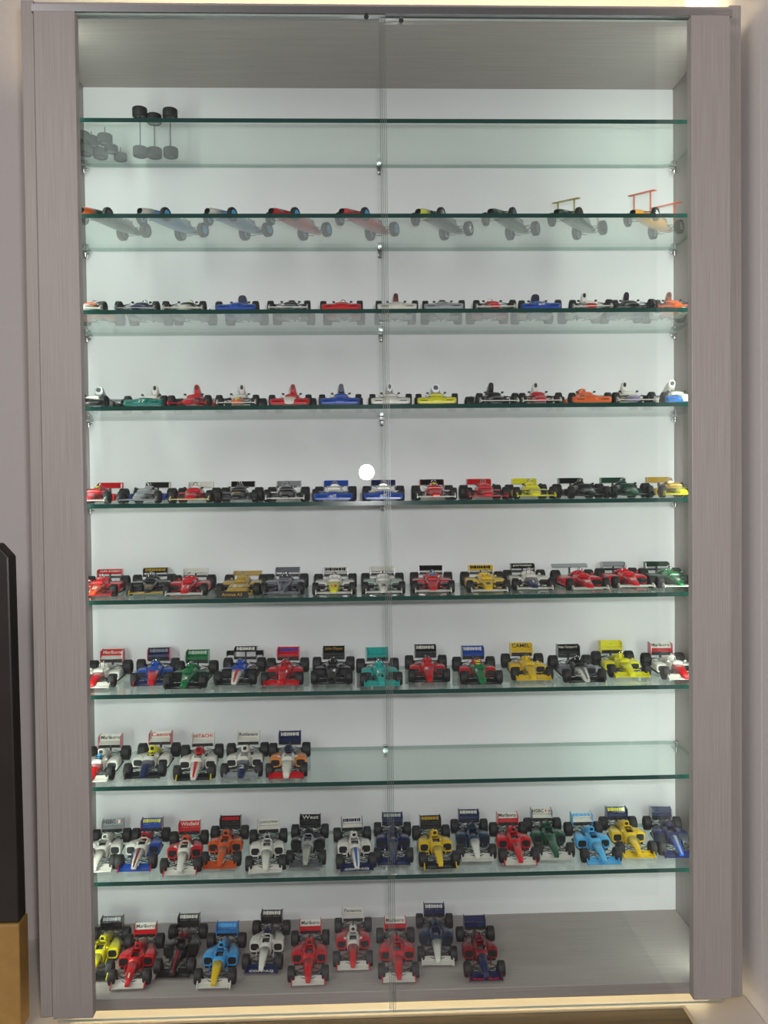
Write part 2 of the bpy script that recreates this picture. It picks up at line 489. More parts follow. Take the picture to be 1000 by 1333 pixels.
# ------------------------------------------------------------------ lettering
ROWS = {
    2: [
        ('cigar', dict(b='DG', n='O', rim='GR'), 'dark green cigar-bodied model racing car with orange nose'),
        ('cigar', dict(b='PB', n='W', rim='LB'), 'blue cigar-bodied model racing car with white nose'),
        ('cigar', dict(b='PB', n='W', rim='LB', s1=1), 'white-nosed blue cigar-bodied model racing car'),
        ('cigar', dict(b='R', rim='LB'), 'red cigar-bodied model racing car with blue wheels'),
        ('cigar', dict(b='R', rim='LB'), 'blue-wheeled red cigar-bodied model racing car'),
        ('cigar', dict(b='DG', n='Y2', rim='S'), 'dark green cigar-bodied model car with yellow nose'),
        ('cigar_low', dict(b='DG', n='DG', st='Y', r='OL', rim='GR'), 'dark green wingless-nosed model car with low rear wing'),
        ('cigar_mid', dict(b='DG', n='DG', r='OL', f='OL', rim='K2'), 'green model car with two olive wings on struts'),
        ('cigar_high', dict(b='O2', n='O2', r='O', f='O', rim='S'), 'orange model car with two tall wings on struts'),
    ],
    3: [
        ('wing,none,mid', dict(b='O', n='W', f='W', r='W'), 'orange and cream model racing car'),
        ('wing,none,flat', dict(b='DB', f='S', r='DB'), 'low dark blue model racing car'),
        ('wing,none,posts', dict(b='K2', n='W', f='W', r='K', h='Y'), 'black and white model racing car with yellow helmet'),
        ('wide,tallr,none', dict(b='B', e='DB', r='B'), 'blue model racing car with rounded dark blue airbox'),
        ('wing,low,none', dict(b='K2', f='W', n='GR', e='K', r='K'), 'black model racing car with white front wing'),
        ('wide,none,low', dict(b='R', r='GR'), 'red model racing car with grey roll hoop'),
        ('wide,tall,none', dict(b='W', e='R2', r='W'), 'white model racing car with dark red airbox'),
        ('wide,low,none', dict(b='S', n='S', e='K', r='K', s='K2'), 'silver model racing car with black airbox'),
        ('wing,none,low', dict(b='R', n='R', f='W', r='W'), 'red model racing car with white front wing'),
        ('wide,tallr,none', dict(b='B', e='DB', s='W', r='B', nt=('elf', 'W')), 'blue model racing car with white nose lettering'),
        ('wing,tall,none', dict(b='W', n='R', s='W', f='W', e='W', r='W'), 'white and red model racing car with white airbox'),
        ('wing,tall,none', dict(b='K2', f='K2', e='K', r='K'), 'black model racing car with black airbox'),
        ('wing,tall,none', dict(b='O', n='O', f='O', e='BR', s='W', r='O'), 'orange model racing car with brown airbox'),
    ],
    4: [
        ('wide,tallr,mid', dict(b='W', n='K2', s='K2', e='S', r='GR', nt=('UGA', 'W')), 'black-nosed white model racing car with grey airbox'),
        ('wide,tall,mid', dict(b='W', n='T2', s='T2', e='W', r='GR', nt=('17', 'W')), 'teal-nosed model racing car with white airbox'),
        ('wing,tall,mid', dict(b='R', f='R', s='R', e='R', r='GR'), 'red model racing car with grey rear wing'),
        ('wing,tall,none', dict(b='W', n='O', f='W', e='W', st='Y', r='W'), 'white model racing car with orange nose'),
        ('wide,tall,none', dict(b='R', n='R', nc='W', e='R', s='R', r='R'), 'red and white model racing car with red airbox'),
        ('wide,tall,none', dict(b='B', e='DB', r='B'), 'blue model racing car with dark blue airbox'),
        ('wide,tall,mid', dict(b='W', e='S', r='S'), 'white model racing car with silver airbox'),
        ('wide,tallr,none', dict(b='Y', e='S', r='Y', s='K2'), 'yellow model racing car with silver airbox'),
        ('wing,tall,mid', dict(b='K2', f='W', n='K2', e='K', r='K'), 'black model racing car with white front wing'),
        ('wing,tall,none', dict(b='R', f='W', e='W', s='W', r='R', nt=('11', 'K')), 'red and white model racing car with white airbox'),
        ('wide,low,none', dict(b='O', n='O', e='O', s='O', r='O'), 'low orange model racing car'),
        ('wing,tall,mid', dict(b='W', n='PU', f='W', e='W', r='GR', s='W'), 'white and purple model racing car'),
        ('wide,big,mid', dict(b='W', n='B2', e='W', r='DB', s='W'), 'blue-nosed white model racing car with swept airbox'),
    ],
    5: [
        ('wing,hoop,plates', dict(b='R', n='R', f='W', s='R', r='R', h='Y'), 'red model racing car with white front wing'),
        ('wing,hoop,plates', dict(b='S', n='S', s='B', f='S', r='K', re='W'), 'silver and blue model racing car'),
        ('wing,hoop,plates', dict(b='R', f='Y3', s='R', e='W', r='W'), 'red model racing car with cream wings'),
        ('wing,hoop,plates', dict(b='K2', n='K2', f='K', s='GR', r='K', re='W', num=('O', 'GD')), 'black model racing car with gold nose emblem'),
        ('wing,hoop,plates', dict(b='K2', f='W', s='W', r='S'), 'black and white model racing car'),
        ('wide,hoop,plates', dict(b='W', n='B', s='B', r='B', nt=('elf', 'W')), 'blue model racing car with solid blue rear wing'),
        ('wide,hoop,plates', dict(b='W', n='B', s='W', e='W', r='DB', nt=('elf', 'W')), 'blue-nosed model racing car with white engine cover'),
        ('wing,hoop,plates', dict(b='R', f='W', n='R', s='W', r='K', re='R', h='Y'), 'red model racing car with broad white front wing'),
        ('wing,hoop,plates', dict(b='R', r='R'), 'plain red model racing car'),
        ('wing,hoop,plates', dict(b='Y', r='Y'), 'bright yellow model racing car'),
        ('wing,hoop,plates', dict(b='K2', r='K', f='K2'), 'plain black model racing car'),
        ('wing,hoop,plates', dict(b='DG', n='G2', f='DG', r='DG'), 'dark green model racing car'),
        ('wing,hoop,plates', dict(b='GD', n='Y', f='Y', r='GD'), 'mustard yellow model racing car'),
    ],
    6: [
        ('ge', dict(b='R', n='O3', r='R', rt=('ALFA ROMEO', 'W'), num=('2', 'W'), f='R'), 'bright red model racing car with white wing lettering'),
        ('ge', dict(b='K2', r='K', f='GD', num=('20', 'GD'), rt=('#', 'GD')), 'black model racing car with gold number twenty'),
        ('ge', dict(b='R', f='W', r='W', num=('11', 'W')), 'red model racing car with white front wing'),
        ('ge_wide', dict(b='GD', n='GD', s='GD', r='GD', num=('30', 'W')), 'gold model racing car behind a small plaque'),
        ('ge', dict(b='GR2', n='GR2', st='DB', s='GR2', e='K2', r='GR2'), 'grey and dark blue model racing car'),
        ('ge', dict(b='W', n='Y', s='W', f='W', r='W', num=('15', 'R'), rt=('#', 'K')), 'white model racing car with yellow nose'),
        ('ge', dict(b='W', n='W', s='G3', f='W', r='W', num=('2', 'K')), 'white and pale green model racing car'),
        ('ge', dict(b='R', f='W', r='K', re='W', h='LB'), 'red model racing car with pale blue helmet'),
        ('ge', dict(b='Y4', f='W', r='Y4', num=('9', 'K'), rt=('#', 'K')), 'yellow model racing car with black nose number'),
        ('ge', dict(b='W', n='DB', s='W', f='W', r='K', num=('1', 'W'), rt=('parmalat', 'W')), 'white model racing car with dark blue nose'),
        ('ge_flat', dict(b='R', f='W', r='S', num=('27', 'W')), 'red model racing car under a plain grey wing'),
        ('ge', dict(b='R', f='W', r='S', num=('27', 'W')), 'red model racing car with boxed grey rear wing'),
        ('ge', dict(b='G', f='W', r='DG', s='DG', num=('3', 'W')), 'dark green model racing car'),
    ],
    7: [
        ('turbo', dict(b='W', n='R', f='W', r='R', r2='W', rt=('Marlboro', 'W')), 'white model racing car with red rear wing'),
        ('turbo', dict(b='B', n='R', f='DB', fe='R', s='B', r='DB', re='R', rt=('#', 'S')), 'blue and red model racing car'),
        ('turbo', dict(b='G', s='DG', f='K2', r='G', rt=('#', 'W2'), num=('3', 'W')), 'green model racing car with white number three'),
        ('turbo_t', dict(b='B', n='W', st='R', s='K2', f='K2', r='K', rt=('#', 'W'), e='B'), 'blue and black model racing car with white nose'),
        ('turbo', dict(b='R', r='R', f='R', s='R', e='R', h='R', rt=('#', 'B')), 'red model racing car with red rear wing'),
        ('turbo', dict(b='K2', r='K', f='K2', rt=('John Player', 'GD')), 'black model racing car with gold wing lettering'),
        ('turbo', dict(b='T', r='T', f='T', num=('16', 'K')), 'turquoise model racing car'),
        ('turbo', dict(b='R', r='K', f='K2', rt=('#', 'W')), 'red model racing car with black rear wing'),
        ('turbo', dict(b='G', s='R', r='B', re='DB', f='K2', e='R', h='Y', rt=('#', 'W')), 'green and red model car with blue rear wing'),
        ('turbo', dict(b='Y4', r='Y4', f='Y4', rt=('CAMEL', 'DB')), 'deep yellow model racing car'),
        ('turbo', dict(b='K2', n='W', st='GR', s='GR2', f='K2', r='K', rt=('Italy Camperol', 'W')), 'black model racing car with white nose'),
        ('turbo', dict(b='Y', r='Y', f='Y'), 'lemon yellow model racing car'),
        ('turbo', dict(b='W', n='R', f='W', r='W', re='R', r2='R', rt=('Marlboro', 'K')), 'white model racing car with red nose'),
    ],
    8: [
        ('nineties', dict(b='W', n='R', f='W', r='W', re='R', h='LB', rt=('Marlboro', 'K')), 'white model racing car with red nose'),
        ('nineties', dict(b='W', n='DB', e='Y', s='W', f='K2', r='W', re='R', h='Y', rt=('Canon', 'R')), 'white and yellow model racing car'),
        ('nineties', dict(b='W', n='W', st='R', s='W', e='R', f='K2', fe='Y', r='W', rt=('HITACHI', 'R')), 'white and red model car with striped nose'),
        ('nineties', dict(b='W', n='DB', s='W', f='S', r='W', rt=('Rothmans', 'DB'), num=('2', 'W')), 'white model racing car with dark blue nose'),
        ('nineties', dict(b='W', s='O4', e='DB', f='R', fe='R', r='DB', rt=('#', 'W')), 'white and orange model car with dark blue wing'),
    ],
    9: [
        ('modern', dict(b='W', s='W', f='W', r='S', rt=('HSBC', 'K'), hexa=1), 'white model racing car with silver rear wing'),
        ('modern', dict(b='W', n='W', st='DR', s='B', s2='W', e='R', f='B', fe='R', r='B', re='DR', rt=('#', 'Y')), 'blue white and red model racing car'),
        ('modern', dict(b='W', n='W', s='R', e='O3', f='W', fe='R', r='R', rt=('Winfield', 'W')), 'white and red model car with red rear wing'),
        ('modern', dict(b='O5', n='O5', e='O5', f='O5', r='K', rt=('#', 'R')), 'orange model racing car with black rear wing'),
        ('modern', dict(b='W', e='S', s='W', f='W', r='W', rt=('LUCKY STRIKE', 'K')), 'all white model racing car with grey engine cover'),
        ('modern', dict(b='S', n='S2', s='K2', e='K2', f='GR', r='K', rt=('West', 'W')), 'silver and black model racing car'),
        ('modern', dict(b='W', s='W', st='B', f='DB', r='W', re='DB', rt=('#', 'DB'), ft=('COMPAQ', 'W')), 'white model racing car with dark blue front wing'),
        ('modern', dict(b='DB', r='DB', f='DB', rt=('#', 'W2')), 'plain dark blue model racing car'),
        ('modern', dict(b='Y4', e='Y4', f='K2', fe='Y4', r='K', rt=('#', 'GD')), 'yellow model racing car with black front wing'),
        ('modern', dict(b='DB2', n='W', s='DB2', e='DB2', f='W', r='DB', rt=('#', 'W')), 'dark blue model racing car with white nose'),
        ('modern', dict(b='R', f='W', fe='R', r='W', re='R', r2='R', rt=('Marlboro', 'K')), 'red model racing car with white wings'),
        ('modern', dict(b='G2', f='W', r='W', re='G2', rt=('HSBC', 'K'), hexa=1), 'dark green model racing car'),
        ('modern', dict(b='LB', f='LB', r='W', re='LB', rt=('#', 'LB')), 'light blue model racing car'),
        ('modern', dict(b='Y4', f='Y4', r='DB', rt=('#', 'Y')), 'yellow model racing car with dark blue wing'),
        ('modern', dict(b='DB', n='B', st='S', f='DB', r='DB', re='S', s='DB'), 'dark blue model car with grey wing endplates'),
    ],
    10: [
        ('modern', dict(b='Y', f='K2', fe='Y', r='K', s='Y', rt=('#', 'S')), 'yellow model racing car with black rear wing'),
        ('modern', dict(b='R', f='W', fe='R', r='W', re='R', r2='R', rt=('Marlboro', 'K'), num=('1', 'W'), num2='Y4'), 'red model racing car overlapping a yellow one'),
        ('modern', dict(b='K2', n='K2', st='DR', s='K2', e='DR', f='K2', r='K', rt=('#', 'W')), 'black model racing car'),
        ('modern', dict(b='LB2', n='Y4', s='LB2', f='W', r='B3', rt=('#', 'LB'), e='LB2'), 'sky blue model racing car with yellow nose'),
        ('modern', dict(b='W', s='W', e='DB', f='DB', r='K', rt=('#', 'W'), ft=('COMPAQ', 'W')), 'white and dark blue model racing car'),
        ('modern', dict(b='R', f='W', fe='R', r='W', re='R', r2='R', rt=('Marlboro', 'K')), 'red model racing car with white wings'),
        ('modern', dict(b='W', n='R', s='R', e='W', f='W', fe='R', r='W', rt=('Panasonic', 'K')), 'white model racing car with red nose'),
        ('modern', dict(b='R', f='W', fe='R', r='W', re='R', r2='R', rt=('Marlboro', 'K')), 'red white-winged model racing car'),
        ('modern', dict(b='DB2', n='W', s='DB2', f='W', r='DB', rt=('#', 'W')), 'dark blue model racing car with white nose'),
        ('modern', dict(b='DR', n='DB', e='DR', s='DR', f='DB', fe='DR', r='DB', ft=('Red  Bull', 'R')), 'dark red and navy model racing car'),
    ],
}

PLACE = {
    2: [(0.05, 0.0586, -23.0), (0.1098, 0.0587, -27.0), (0.1778, 0.0586, -29.0), (0.2411, 0.0586, -29.0), (0.3129, 0.0586, -31.0), (0.3919, 0.0584, -34.0), (0.4645, 0.0584, -33.5), (0.5354, 0.058, -38.0), (0.6168, 0.0573, -42.5)],
    3: [(0.0284, 0.052, -0.5), (0.0803, 0.052, 0.5), (0.1273, 0.052, 0.2), (0.1812, 0.0535, -2.0), (0.2325, 0.052, -0.8), (0.286, 0.0535, -1.8), (0.3415, 0.0535, -1.0), (0.3902, 0.0534, -3.5), (0.4409, 0.052, -1.5), (0.4888, 0.0534, -3.8), (0.5405, 0.0519, -3.5), (0.5854, 0.0517, -6.0), (0.6308, 0.0515, -8.5)],
    4: [(0.0311, 0.0532, -6.2), (0.089, 0.0534, -3.2), (0.1327, 0.0519, -2.8), (0.1794, 0.052, -0.5), (0.2326, 0.0535, -1.0), (0.2831, 0.0535, -1.0), (0.334, 0.0535, -0.8), (0.3826, 0.0534, -3.8), (0.441, 0.052, 2.2), (0.4881, 0.0519, -3.2), (0.5385, 0.0535, -1.5), (0.583, 0.052, -1.0), (0.6348, 0.0535, -2.5)],
    5: [(0.0296, 0.052, -1.0), (0.0806, 0.052, -1.8), (0.1299, 0.052, 1.8), (0.1758, 0.052, 1.8), (0.2254, 0.052, 1.0), (0.2751, 0.0535, -1.0), (0.3263, 0.0535, -1.8), (0.3794, 0.052, -1.8), (0.4319, 0.052, -1.2), (0.4813, 0.052, -2.5), (0.5353, 0.052, 1.0), (0.5808, 0.052, -1.2), (0.6318, 0.052, -2.2)],
    6: [(0.0284, 0.062, 4.0), (0.0782, 0.0725, 7.0), (0.1213, 0.0599, 2.2), (0.1769, 0.0566, -0.5), (0.2213, 0.0576, -0.0), (0.2741, 0.05, -0.2), (0.3248, 0.0514, -0.8), (0.3768, 0.0544, -3.2), (0.4325, 0.0514, -2.0), (0.4818, 0.066, -2.0), (0.5354, 0.0587, 0.8), (0.5882, 0.0734, -0.5), (0.6344, 0.0669, -2.2)],
    7: [(0.0263, 0.0676, 1.0), (0.0806, 0.0725, 7.0), (0.1217, 0.0562, 0.2), (0.1716, 0.0698, -1.2), (0.2199, 0.0641, -0.8), (0.2705, 0.0653, -0.5), (0.3199, 0.052, 1.8), (0.3719, 0.0657, -1.5), (0.4238, 0.052, -0.8), (0.4794, 0.0663, -1.8), (0.53, 0.052, -0.8), (0.5832, 0.0726, -1.2), (0.6345, 0.0571, -2.0)],
    8: [(0.0268, 0.0539, 2.0), (0.0783, 0.0624, 0.2), (0.1287, 0.0529, 3.2), (0.1769, 0.0559, 1.5), (0.2228, 0.053, 1.5)],
    9: [(0.0256, 0.0652, 3.2), (0.0671, 0.0653, 0.8), (0.113, 0.0539, 3.8), (0.1536, 0.0667, 0.5), (0.1992, 0.0539, 3.2), (0.2419, 0.0653, -0.5), (0.2912, 0.0539, 3.5), (0.333, 0.0656, -1.5), (0.3772, 0.054, 2.0), (0.4196, 0.0699, -1.2), (0.4618, 0.0581, -0.8), (0.5018, 0.0689, -1.8), (0.5455, 0.054, 0.5), (0.5877, 0.0677, -1.2), (0.6342, 0.065, -5.8)],
    10: [(0.0259, 0.049, 1.0), (0.0666, 0.032, 1.5), (0.1085, 0.0503, -0.2), (0.153, 0.029, -1.0), (0.1978, 0.0541, -2.0), (0.2437, 0.0296, 1.2), (0.2889, 0.055, -0.0), (0.3344, 0.0303, -0.0), (0.3777, 0.0598, -2.5), (0.4206, 0.0286, -0.2)],
}

STRINGS = set()
for row in ROWS.values():
    for o, c, l in row:
        for k in ('rt', 'ft', 'nt', 'num'):
            if k in c and c[k][0] != '#':
                STRINGS.add(c[k][0])
STRINGS.add('Arrows A3')
TEXT = {}
_tmp = []
for s in sorted(STRINGS):
    cu = bpy.data.curves.new('lettering', 'FONT')
    cu.body = s; cu.size = 1.0; cu.align_x = 'CENTER'; cu.align_y = 'CENTER'; cu.resolution_u = 2; cu.offset = 0.012; cu.extrude = 0.02
    o = bpy.data.objects.new('lettering', cu); COL.objects.link(o); _tmp.append((s, o, cu))
dg = bpy.context.evaluated_depsgraph_get()
for s, o, cu in _tmp:
    me = bpy.data.meshes.new_from_object(o.evaluated_get(dg))
    xs = [v.co.x for v in me.vertices]; ys = [v.co.y for v in me.vertices]
    cx, cy = (min(xs) + max(xs)) / 2, (min(ys) + max(ys)) / 2
    for v in me.vertices:
        v.co.x -= cx; v.co.y -= cy
    me.materials.clear(); me.materials.append(None)
    TEXT[s] = (me, max(xs) - min(xs), max(ys) - min(ys))
for s, o, cu in _tmp:
    bpy.data.objects.remove(o); bpy.data.curves.remove(cu)
def blurred_marks():
    """a line of small print too fine to read"""
    m = MB(); x = 0.0
    rnd = random.Random(4)
    for i in range(9):
        w = rnd.choice((0.32, 0.5, 0.42)); h = rnd.choice((0.62, 0.7, 0.55))
        m.box(x, x + w * 0.8, -h / 2, h / 2, -0.02, 0.02); x += w
    me = m.mesh('print'); 
    for v in me.vertices: v.co.x -= x / 2
    return (me, x, 0.7)
TEXT['#'] = blurred_marks()

def letter(name, s, colour, parent, loc, rot, wfit, hfit):
    me, w, h = TEXT[s]
    k = min(wfit / w, hfit / h) * 0.001
    sx = min(wfit / w, 1.5 * hfit / h) * 0.001 if s != '#' else wfit / w * 0.001
    return link(name, me, paint(colour), parent, loc, rot, (max(k, min(sx, k * 1.4)), k, 0.008))

# ------------------------------------------------------------------ model racing cars (1:43, millimetres)
STY = dict(
    cigar=dict(wb=62, ft=35, rt=36, fr=6.9, fw=4.6, rr=7.6, rw=6.2),
    s70=dict(wb=62, ft=43, rt=45, fr=6.4, fw=6.2, rr=7.9, rw=9.0),
    ge=dict(wb=64, ft=44, rt=46, fr=6.5, fw=6.4, rr=8.0, rw=9.2),
    turbo=dict(wb=66, ft=43, rt=46, fr=7.0, fw=6.8, rr=8.0, rw=9.2),
    nineties=dict(wb=68, ft=42, rt=45, fr=7.2, fw=7.0, rr=7.9, rw=8.8),
    modern=dict(wb=70, ft=41, rt=41, fr=7.5, fw=7.2, rr=7.7, rw=8.0))
def fam(o):
    return 's70' if ',' in o else o.split('_')[0]

WHEELS = {}
def wheel_meshes(r, w):
    key = (r, w)
    if key not in WHEELS:
        h = w / 2; s = min(1.3, r * 0.16); ri = r * 0.60
        m = MB(0.001)
        m.lathe_x([(-h * 0.9, ri), (-h, ri + 0.5), (-h, r - s), (-h + s * 0.4, r - s * 0.3), (-h + s, r), (h - s, r), (h - s * 0.4, r - s * 0.3), (h, r - s), (h, ri + 0.5), (h * 0.9, ri)], 22)
        ty = m.mesh('wheel')
        m = MB(0.001)
        m.lathe_x([(h * 0.86, ri + 0.15), (h * 0.94, ri), (h * 0.55, ri * 0.86), (h * 0.40, ri * 0.45), (h * 0.62, ri * 0.30), (h * 0.80, ri * 0.22), (h * 0.82, 0.01)], 16)
        m.lathe_x([(-h * 0.80, 0.01), (-h * 0.80, ri + 0.15)], 16)
        for i in range(6):
            a = math.pi / 3 * i
            c, sn = math.cos(a), math.sin(a)
            m.tube((h * 0.55, c * ri * 0.25, sn * ri * 0.25), (h * 0.66, c * ri * 0.88, sn * ri * 0.88), 0.45, 5)
        WHEELS[key] = (ty, m.mesh('rim'))
    return WHEELS[key]

def interp(secs, y):
    for a, b in zip(secs[:-1], secs[1:]):
        if a[0] <= y <= b[0]:
            t = (y - a[0]) / (b[0] - a[0])
            return a[1] + t * (b[1] - a[1]), a[3] + t * (b[3] - a[3]), math.atan2(b[3] - a[3], b[0] - a[0])
    s = secs[-1]
    return s[1], s[3], 0.0

CACHE = {}
def car_parts(opt):
    """list of (part name, mesh, colour key, parent part index or None); mesh data shared by all cars of one build"""
    if opt in CACHE:
        return CACHE[opt]
    f = fam(opt); S = STY[f]; wb = S['wb']; fa, ra = -wb / 2, wb / 2
    P = []; info = {}
    def add(name, m, col, parent=None):
        P.append((name, m.mesh(name), col, parent)); return len(P) - 1
    new = lambda: MB(0.001)
    def tub(y0, y1, hw, z0, z1):
        m = new()
        m.add([(-hw, y0, z0), (hw, y0, z0), (hw, y1, z0), (-hw, y1, z0), (-hw, y0, z1), (hw, y0, z1), (hw, y1, z1), (-hw, y1, z1)],
              [(0, 1, 2, 3), (0, 1, 5, 4), (1, 2, 6, 5), (2, 3, 7, 6), (3, 0, 4, 7)])
        m.tbox((0, y1 - 2.2, z0 + (z1 - z0) * 0.45), (hw * 1.5, 1.0, (z1 - z0) * 0.9), -0.35)      # seat back
        m.path([(hw * 0.5 * math.cos(a), y0 + 2.0, z1 - 1.8 + hw * 0.42 * math.sin(a)) for a in [i * math.pi / 4 for i in range(9)]], 0.28, 5)   # steering wheel
        return m
    def arms(y, x0, x1, zh, zl, spread):
        for s in (-1, 1):
            m = new()
            for dy in (-spread, spread):
                m.tube((s * x0, y + dy, zh), (s * x1, y, zh - 0.4), 0.38, 5)
                m.tube((s * x0, y + dy, zl), (s * x1, y, zl), 0.38, 5)
            m.tube((s * x0, y - spread * 0.3, zl + 0.5), (s * x1, y, zh - 0.6), 0.34, 5)
            m.tube((s * (x1 - 0.8), y, zl - 0.8), (s * (x1 - 0.8), y, zh + 0.4), 1.0, 8)
            add('suspension', m, 'K')
    def hoop(y, w, z0, z1, col='chrome', n=8):
        m = new()
        pts = [(-w, y, z0)] + [(w * math.cos(math.pi - math.pi * i / n), y, z1 - w + w * math.sin(math.pi * i / n)) for i in range(n + 1)] + [(w, y, z0)]
        m.path(pts, 0.45, 6); m.tube((0, y, z1 - 0.6), (0, y + 6, z0), 0.4, 5)
        add('roll_hoop', m, col)
    def mirrors(y, x, z, col):
        for s in (-1, 1):
            m = new(); m.loft([(y - 0.9, 0.9, z - 0.7, z + 0.7, 2.4, s * x), (y, 1.5, z - 1.0, z + 1.0, 2.6, s * x), (y + 0.8, 1.5, z - 1.0, z + 1.0, 2.8, s * x)], 8)
            m.tube((s * x, y, z - 0.5), (s * (x - 4), y + 1, z - 3.0), 0.3, 5)
            add('mirror', m, col)
    def engine(y0, y1, w, z0, z1, trumpets=True):
        m = new(); m.loft([(y0, w, z0, z1, 4), ((y0 + y1) / 2, w, z0, z1, 5), (y1, w * 0.6, z0 + 1, z1 - 2.5, 4)], 12)
        if trumpets:
            for s in (-1, 1):
                for i in range(4):
                    yy = y0 + 2 + i * (y1 - y0 - 6) / 3
                    m.tube((s * w * 0.38, yy, z1 - 0.4), (s * w * 0.42, yy, z1 + 2.2), 0.5, 7, 0.85)
        for s in (-1, 1):
            m.path([(s * w, y0 + 3, z0 + 2.5), (s * (w + 1.6), y0 + 8, z0 + 2.0), (s * w * 0.6, y1 + 4, z0 + 3.6), (s * w * 0.55, y1 + 9, z0 + 4.2)], 0.9, 7)
        add('engine', m, 'engine')
    def rear_wing(y, z, span, chord, tilt, ep=None, pillar=True, lower=True, zbase=6.0, second=None):
        m = new(); m.tbox((0, y, z), (span, chord, 0.8), tilt)
        w = add('rear_wing', m, 'r')
        if second:
            m = new(); m.tbox((0, y - second[0], z - second[1]), (span - 0.7, chord * 0.8, 0.7), tilt * 0.45)
            add('main_plane', m, 'r2', w)
        info['rw'] = (w, y, z, span, chord, tilt)
        if ep:
            for s in (-1, 1):
                m = new(); m.prism([(y - ep[0] * 0.55, ep[1] + 1.2), (y - ep[0] * 0.30, ep[1]), (y + ep[0] * 0.45, ep[1]), (y + ep[0] * 0.5, ep[2] - 0.8), (y + ep[0] * 0.42, ep[2]), (y - ep[0] * 0.45, ep[2] - 1.0)], 'X', s * span / 2 - 0.35, s * span / 2 + 0.35)
                add('endplate', m, 're', w)
        if lower:
            m = new(); m.tbox((0, y - 0.5, ep[1] + 1.0 if ep else z - 5), (span - 0.7, chord * 0.7, 0.7), tilt * 0.4)
            add('lower_plane', m, 'K', w)
        if pillar:
            m = new(); m.prism([(y - 3.5, zbase), (y + 2.0, zbase), (y + 1.4, z - 0.3), (y - 1.0, z - 0.3)], 'X', -0.7, 0.7)
            add('wing_pillar', m, 'K', w)
        return w
    def front_wing(y, z, span, chord, tilt, ep, gap=0.0, flap=True, drop=0.0):
        m = new()
        m.tbox((0, y, z - drop), (span, chord, 0.8), tilt * 0.35)
        w = add('front_wing', m, 'f')
        if flap:
            for s in (-1, 1):
                m = new(); ws = span / 2 - gap
                m.tbox((s * (gap + ws / 2), y + chord * 0.45, z + 1.7), (ws - 0.4, chord * 0.62, 0.6), tilt)
                add('flap', m, 'f', w)
        for s in (-1, 1):
            m = new(); m.prism([(y - chord * 0.6, z - 1.6), (y + chord * 0.9, z - 1.6), (y + chord * 0.9, z + ep), (y + chord * 0.1, z + ep), (y - chord * 0.6, z + ep * 0.15)], 'X', s * span / 2 - 0.45, s * span / 2 + 0.45)
            add('endplate', m, 'fe', w)
        info['fw'] = (w, y, z - drop, span, chord, tilt)
    def sidepods(secs, intake=True, col='s'):
        for s in (-1, 1):
            m = new(); m.loft([(a, b, c, d, e, s * x) for a, b, c, d, e, x in secs], 14)
            k = add('sidepod', m, col if s == 1 or col != 's' else 's2')
            if intake:
                a, b, c, d, e, x = secs[0]
                m = new(); m.loft([(a - 0.25, b * 0.80, c + (d - c) * 0.18, d - (d - c) * 0.12, e, s * x), (a + 0.05, b * 0.80, c + (d - c) * 0.18, d - (d - c) * 0.12, e, s * x)], 12)
                add('radiator_intake', m, 'K', k)

    xf, xr = S['ft'] / 2 - S['fw'], S['rt'] / 2 - S['rw']
    if f == 'cigar':
        secs = [(fa - 21, 3.4, 4.0, 9.6, 2.2), (fa - 16, 4.8, 3.4, 11.2, 2.2), (fa - 6, 6.4, 3.0, 12.8, 2.2), (fa + 6, 7.6, 2.8, 14.0, 2.3), (fa + 20, 8.2, 2.8, 15.4, 2.4),
                (fa + 26, 8.4, 2.8, 15.8, 2.4), (fa + 38, 8.2, 2.8, 15.4, 2.4), (fa + 46, 7.4, 3.2, 14.6, 2.3), (ra, 5.0, 4.6, 12.5, 2.2), (ra + 9, 3.0, 6.0, 10.5, 2.2)]
        m = new(); m.loft(secs[2:], 16, hole=(2, 4, 3, 5)); body = add('body', m, 'b')
        m = new(); m.loft(secs[:3], 16, cap0=False); add('nose', m, 'n')
        m = new(); m.loft([(fa - 20.9, 3.35, 4.05, 9.55, 2.2), (fa - 15, 3.0, 4.8, 9.2, 2.2)], 16, cap0=False); add('radiator_opening', m, 'K')
        add('cockpit', tub(fa + 20.5, fa + 37.5, 4.0, 6.0, 14.4), 'K', body)
        m = new()
        for i in range(8):
            a0, a1 = math.pi * i / 8, math.pi * (i + 1) / 8
            m.add([(5.2 * math.cos(a0), fa + 21 - 3.0 * math.sin(a0), 15.2), (5.2 * math.cos(a1), fa + 21 - 3.0 * math.sin(a1), 15.2), (4.6 * math.cos(a1), fa + 22.5 - 2.4 * math.sin(a1), 18.6), (4.6 * math.cos(a0), fa + 22.5 - 2.4 * math.sin(a0), 18.6)], [(0, 1, 2, 3)], 0, True)
        add('windscreen', m, 'screen', body)
        hoop(fa + 39, 2.6, 14.5, 20.0)
        engine(fa + 44, ra - 2, 5.6, 6.0, 15.0)
        arms(fa, 6.0, xf, 10.0, 5.0, 5); arms(ra, 4.0, xr, 10.5, 5.0, 5)
        kind = opt.split('_')[1] if '_' in opt else ''
        if kind == 'low':
            rear_wing(ra + 6, 14.5, 27, 8, 0.30, None, True, False, 9)
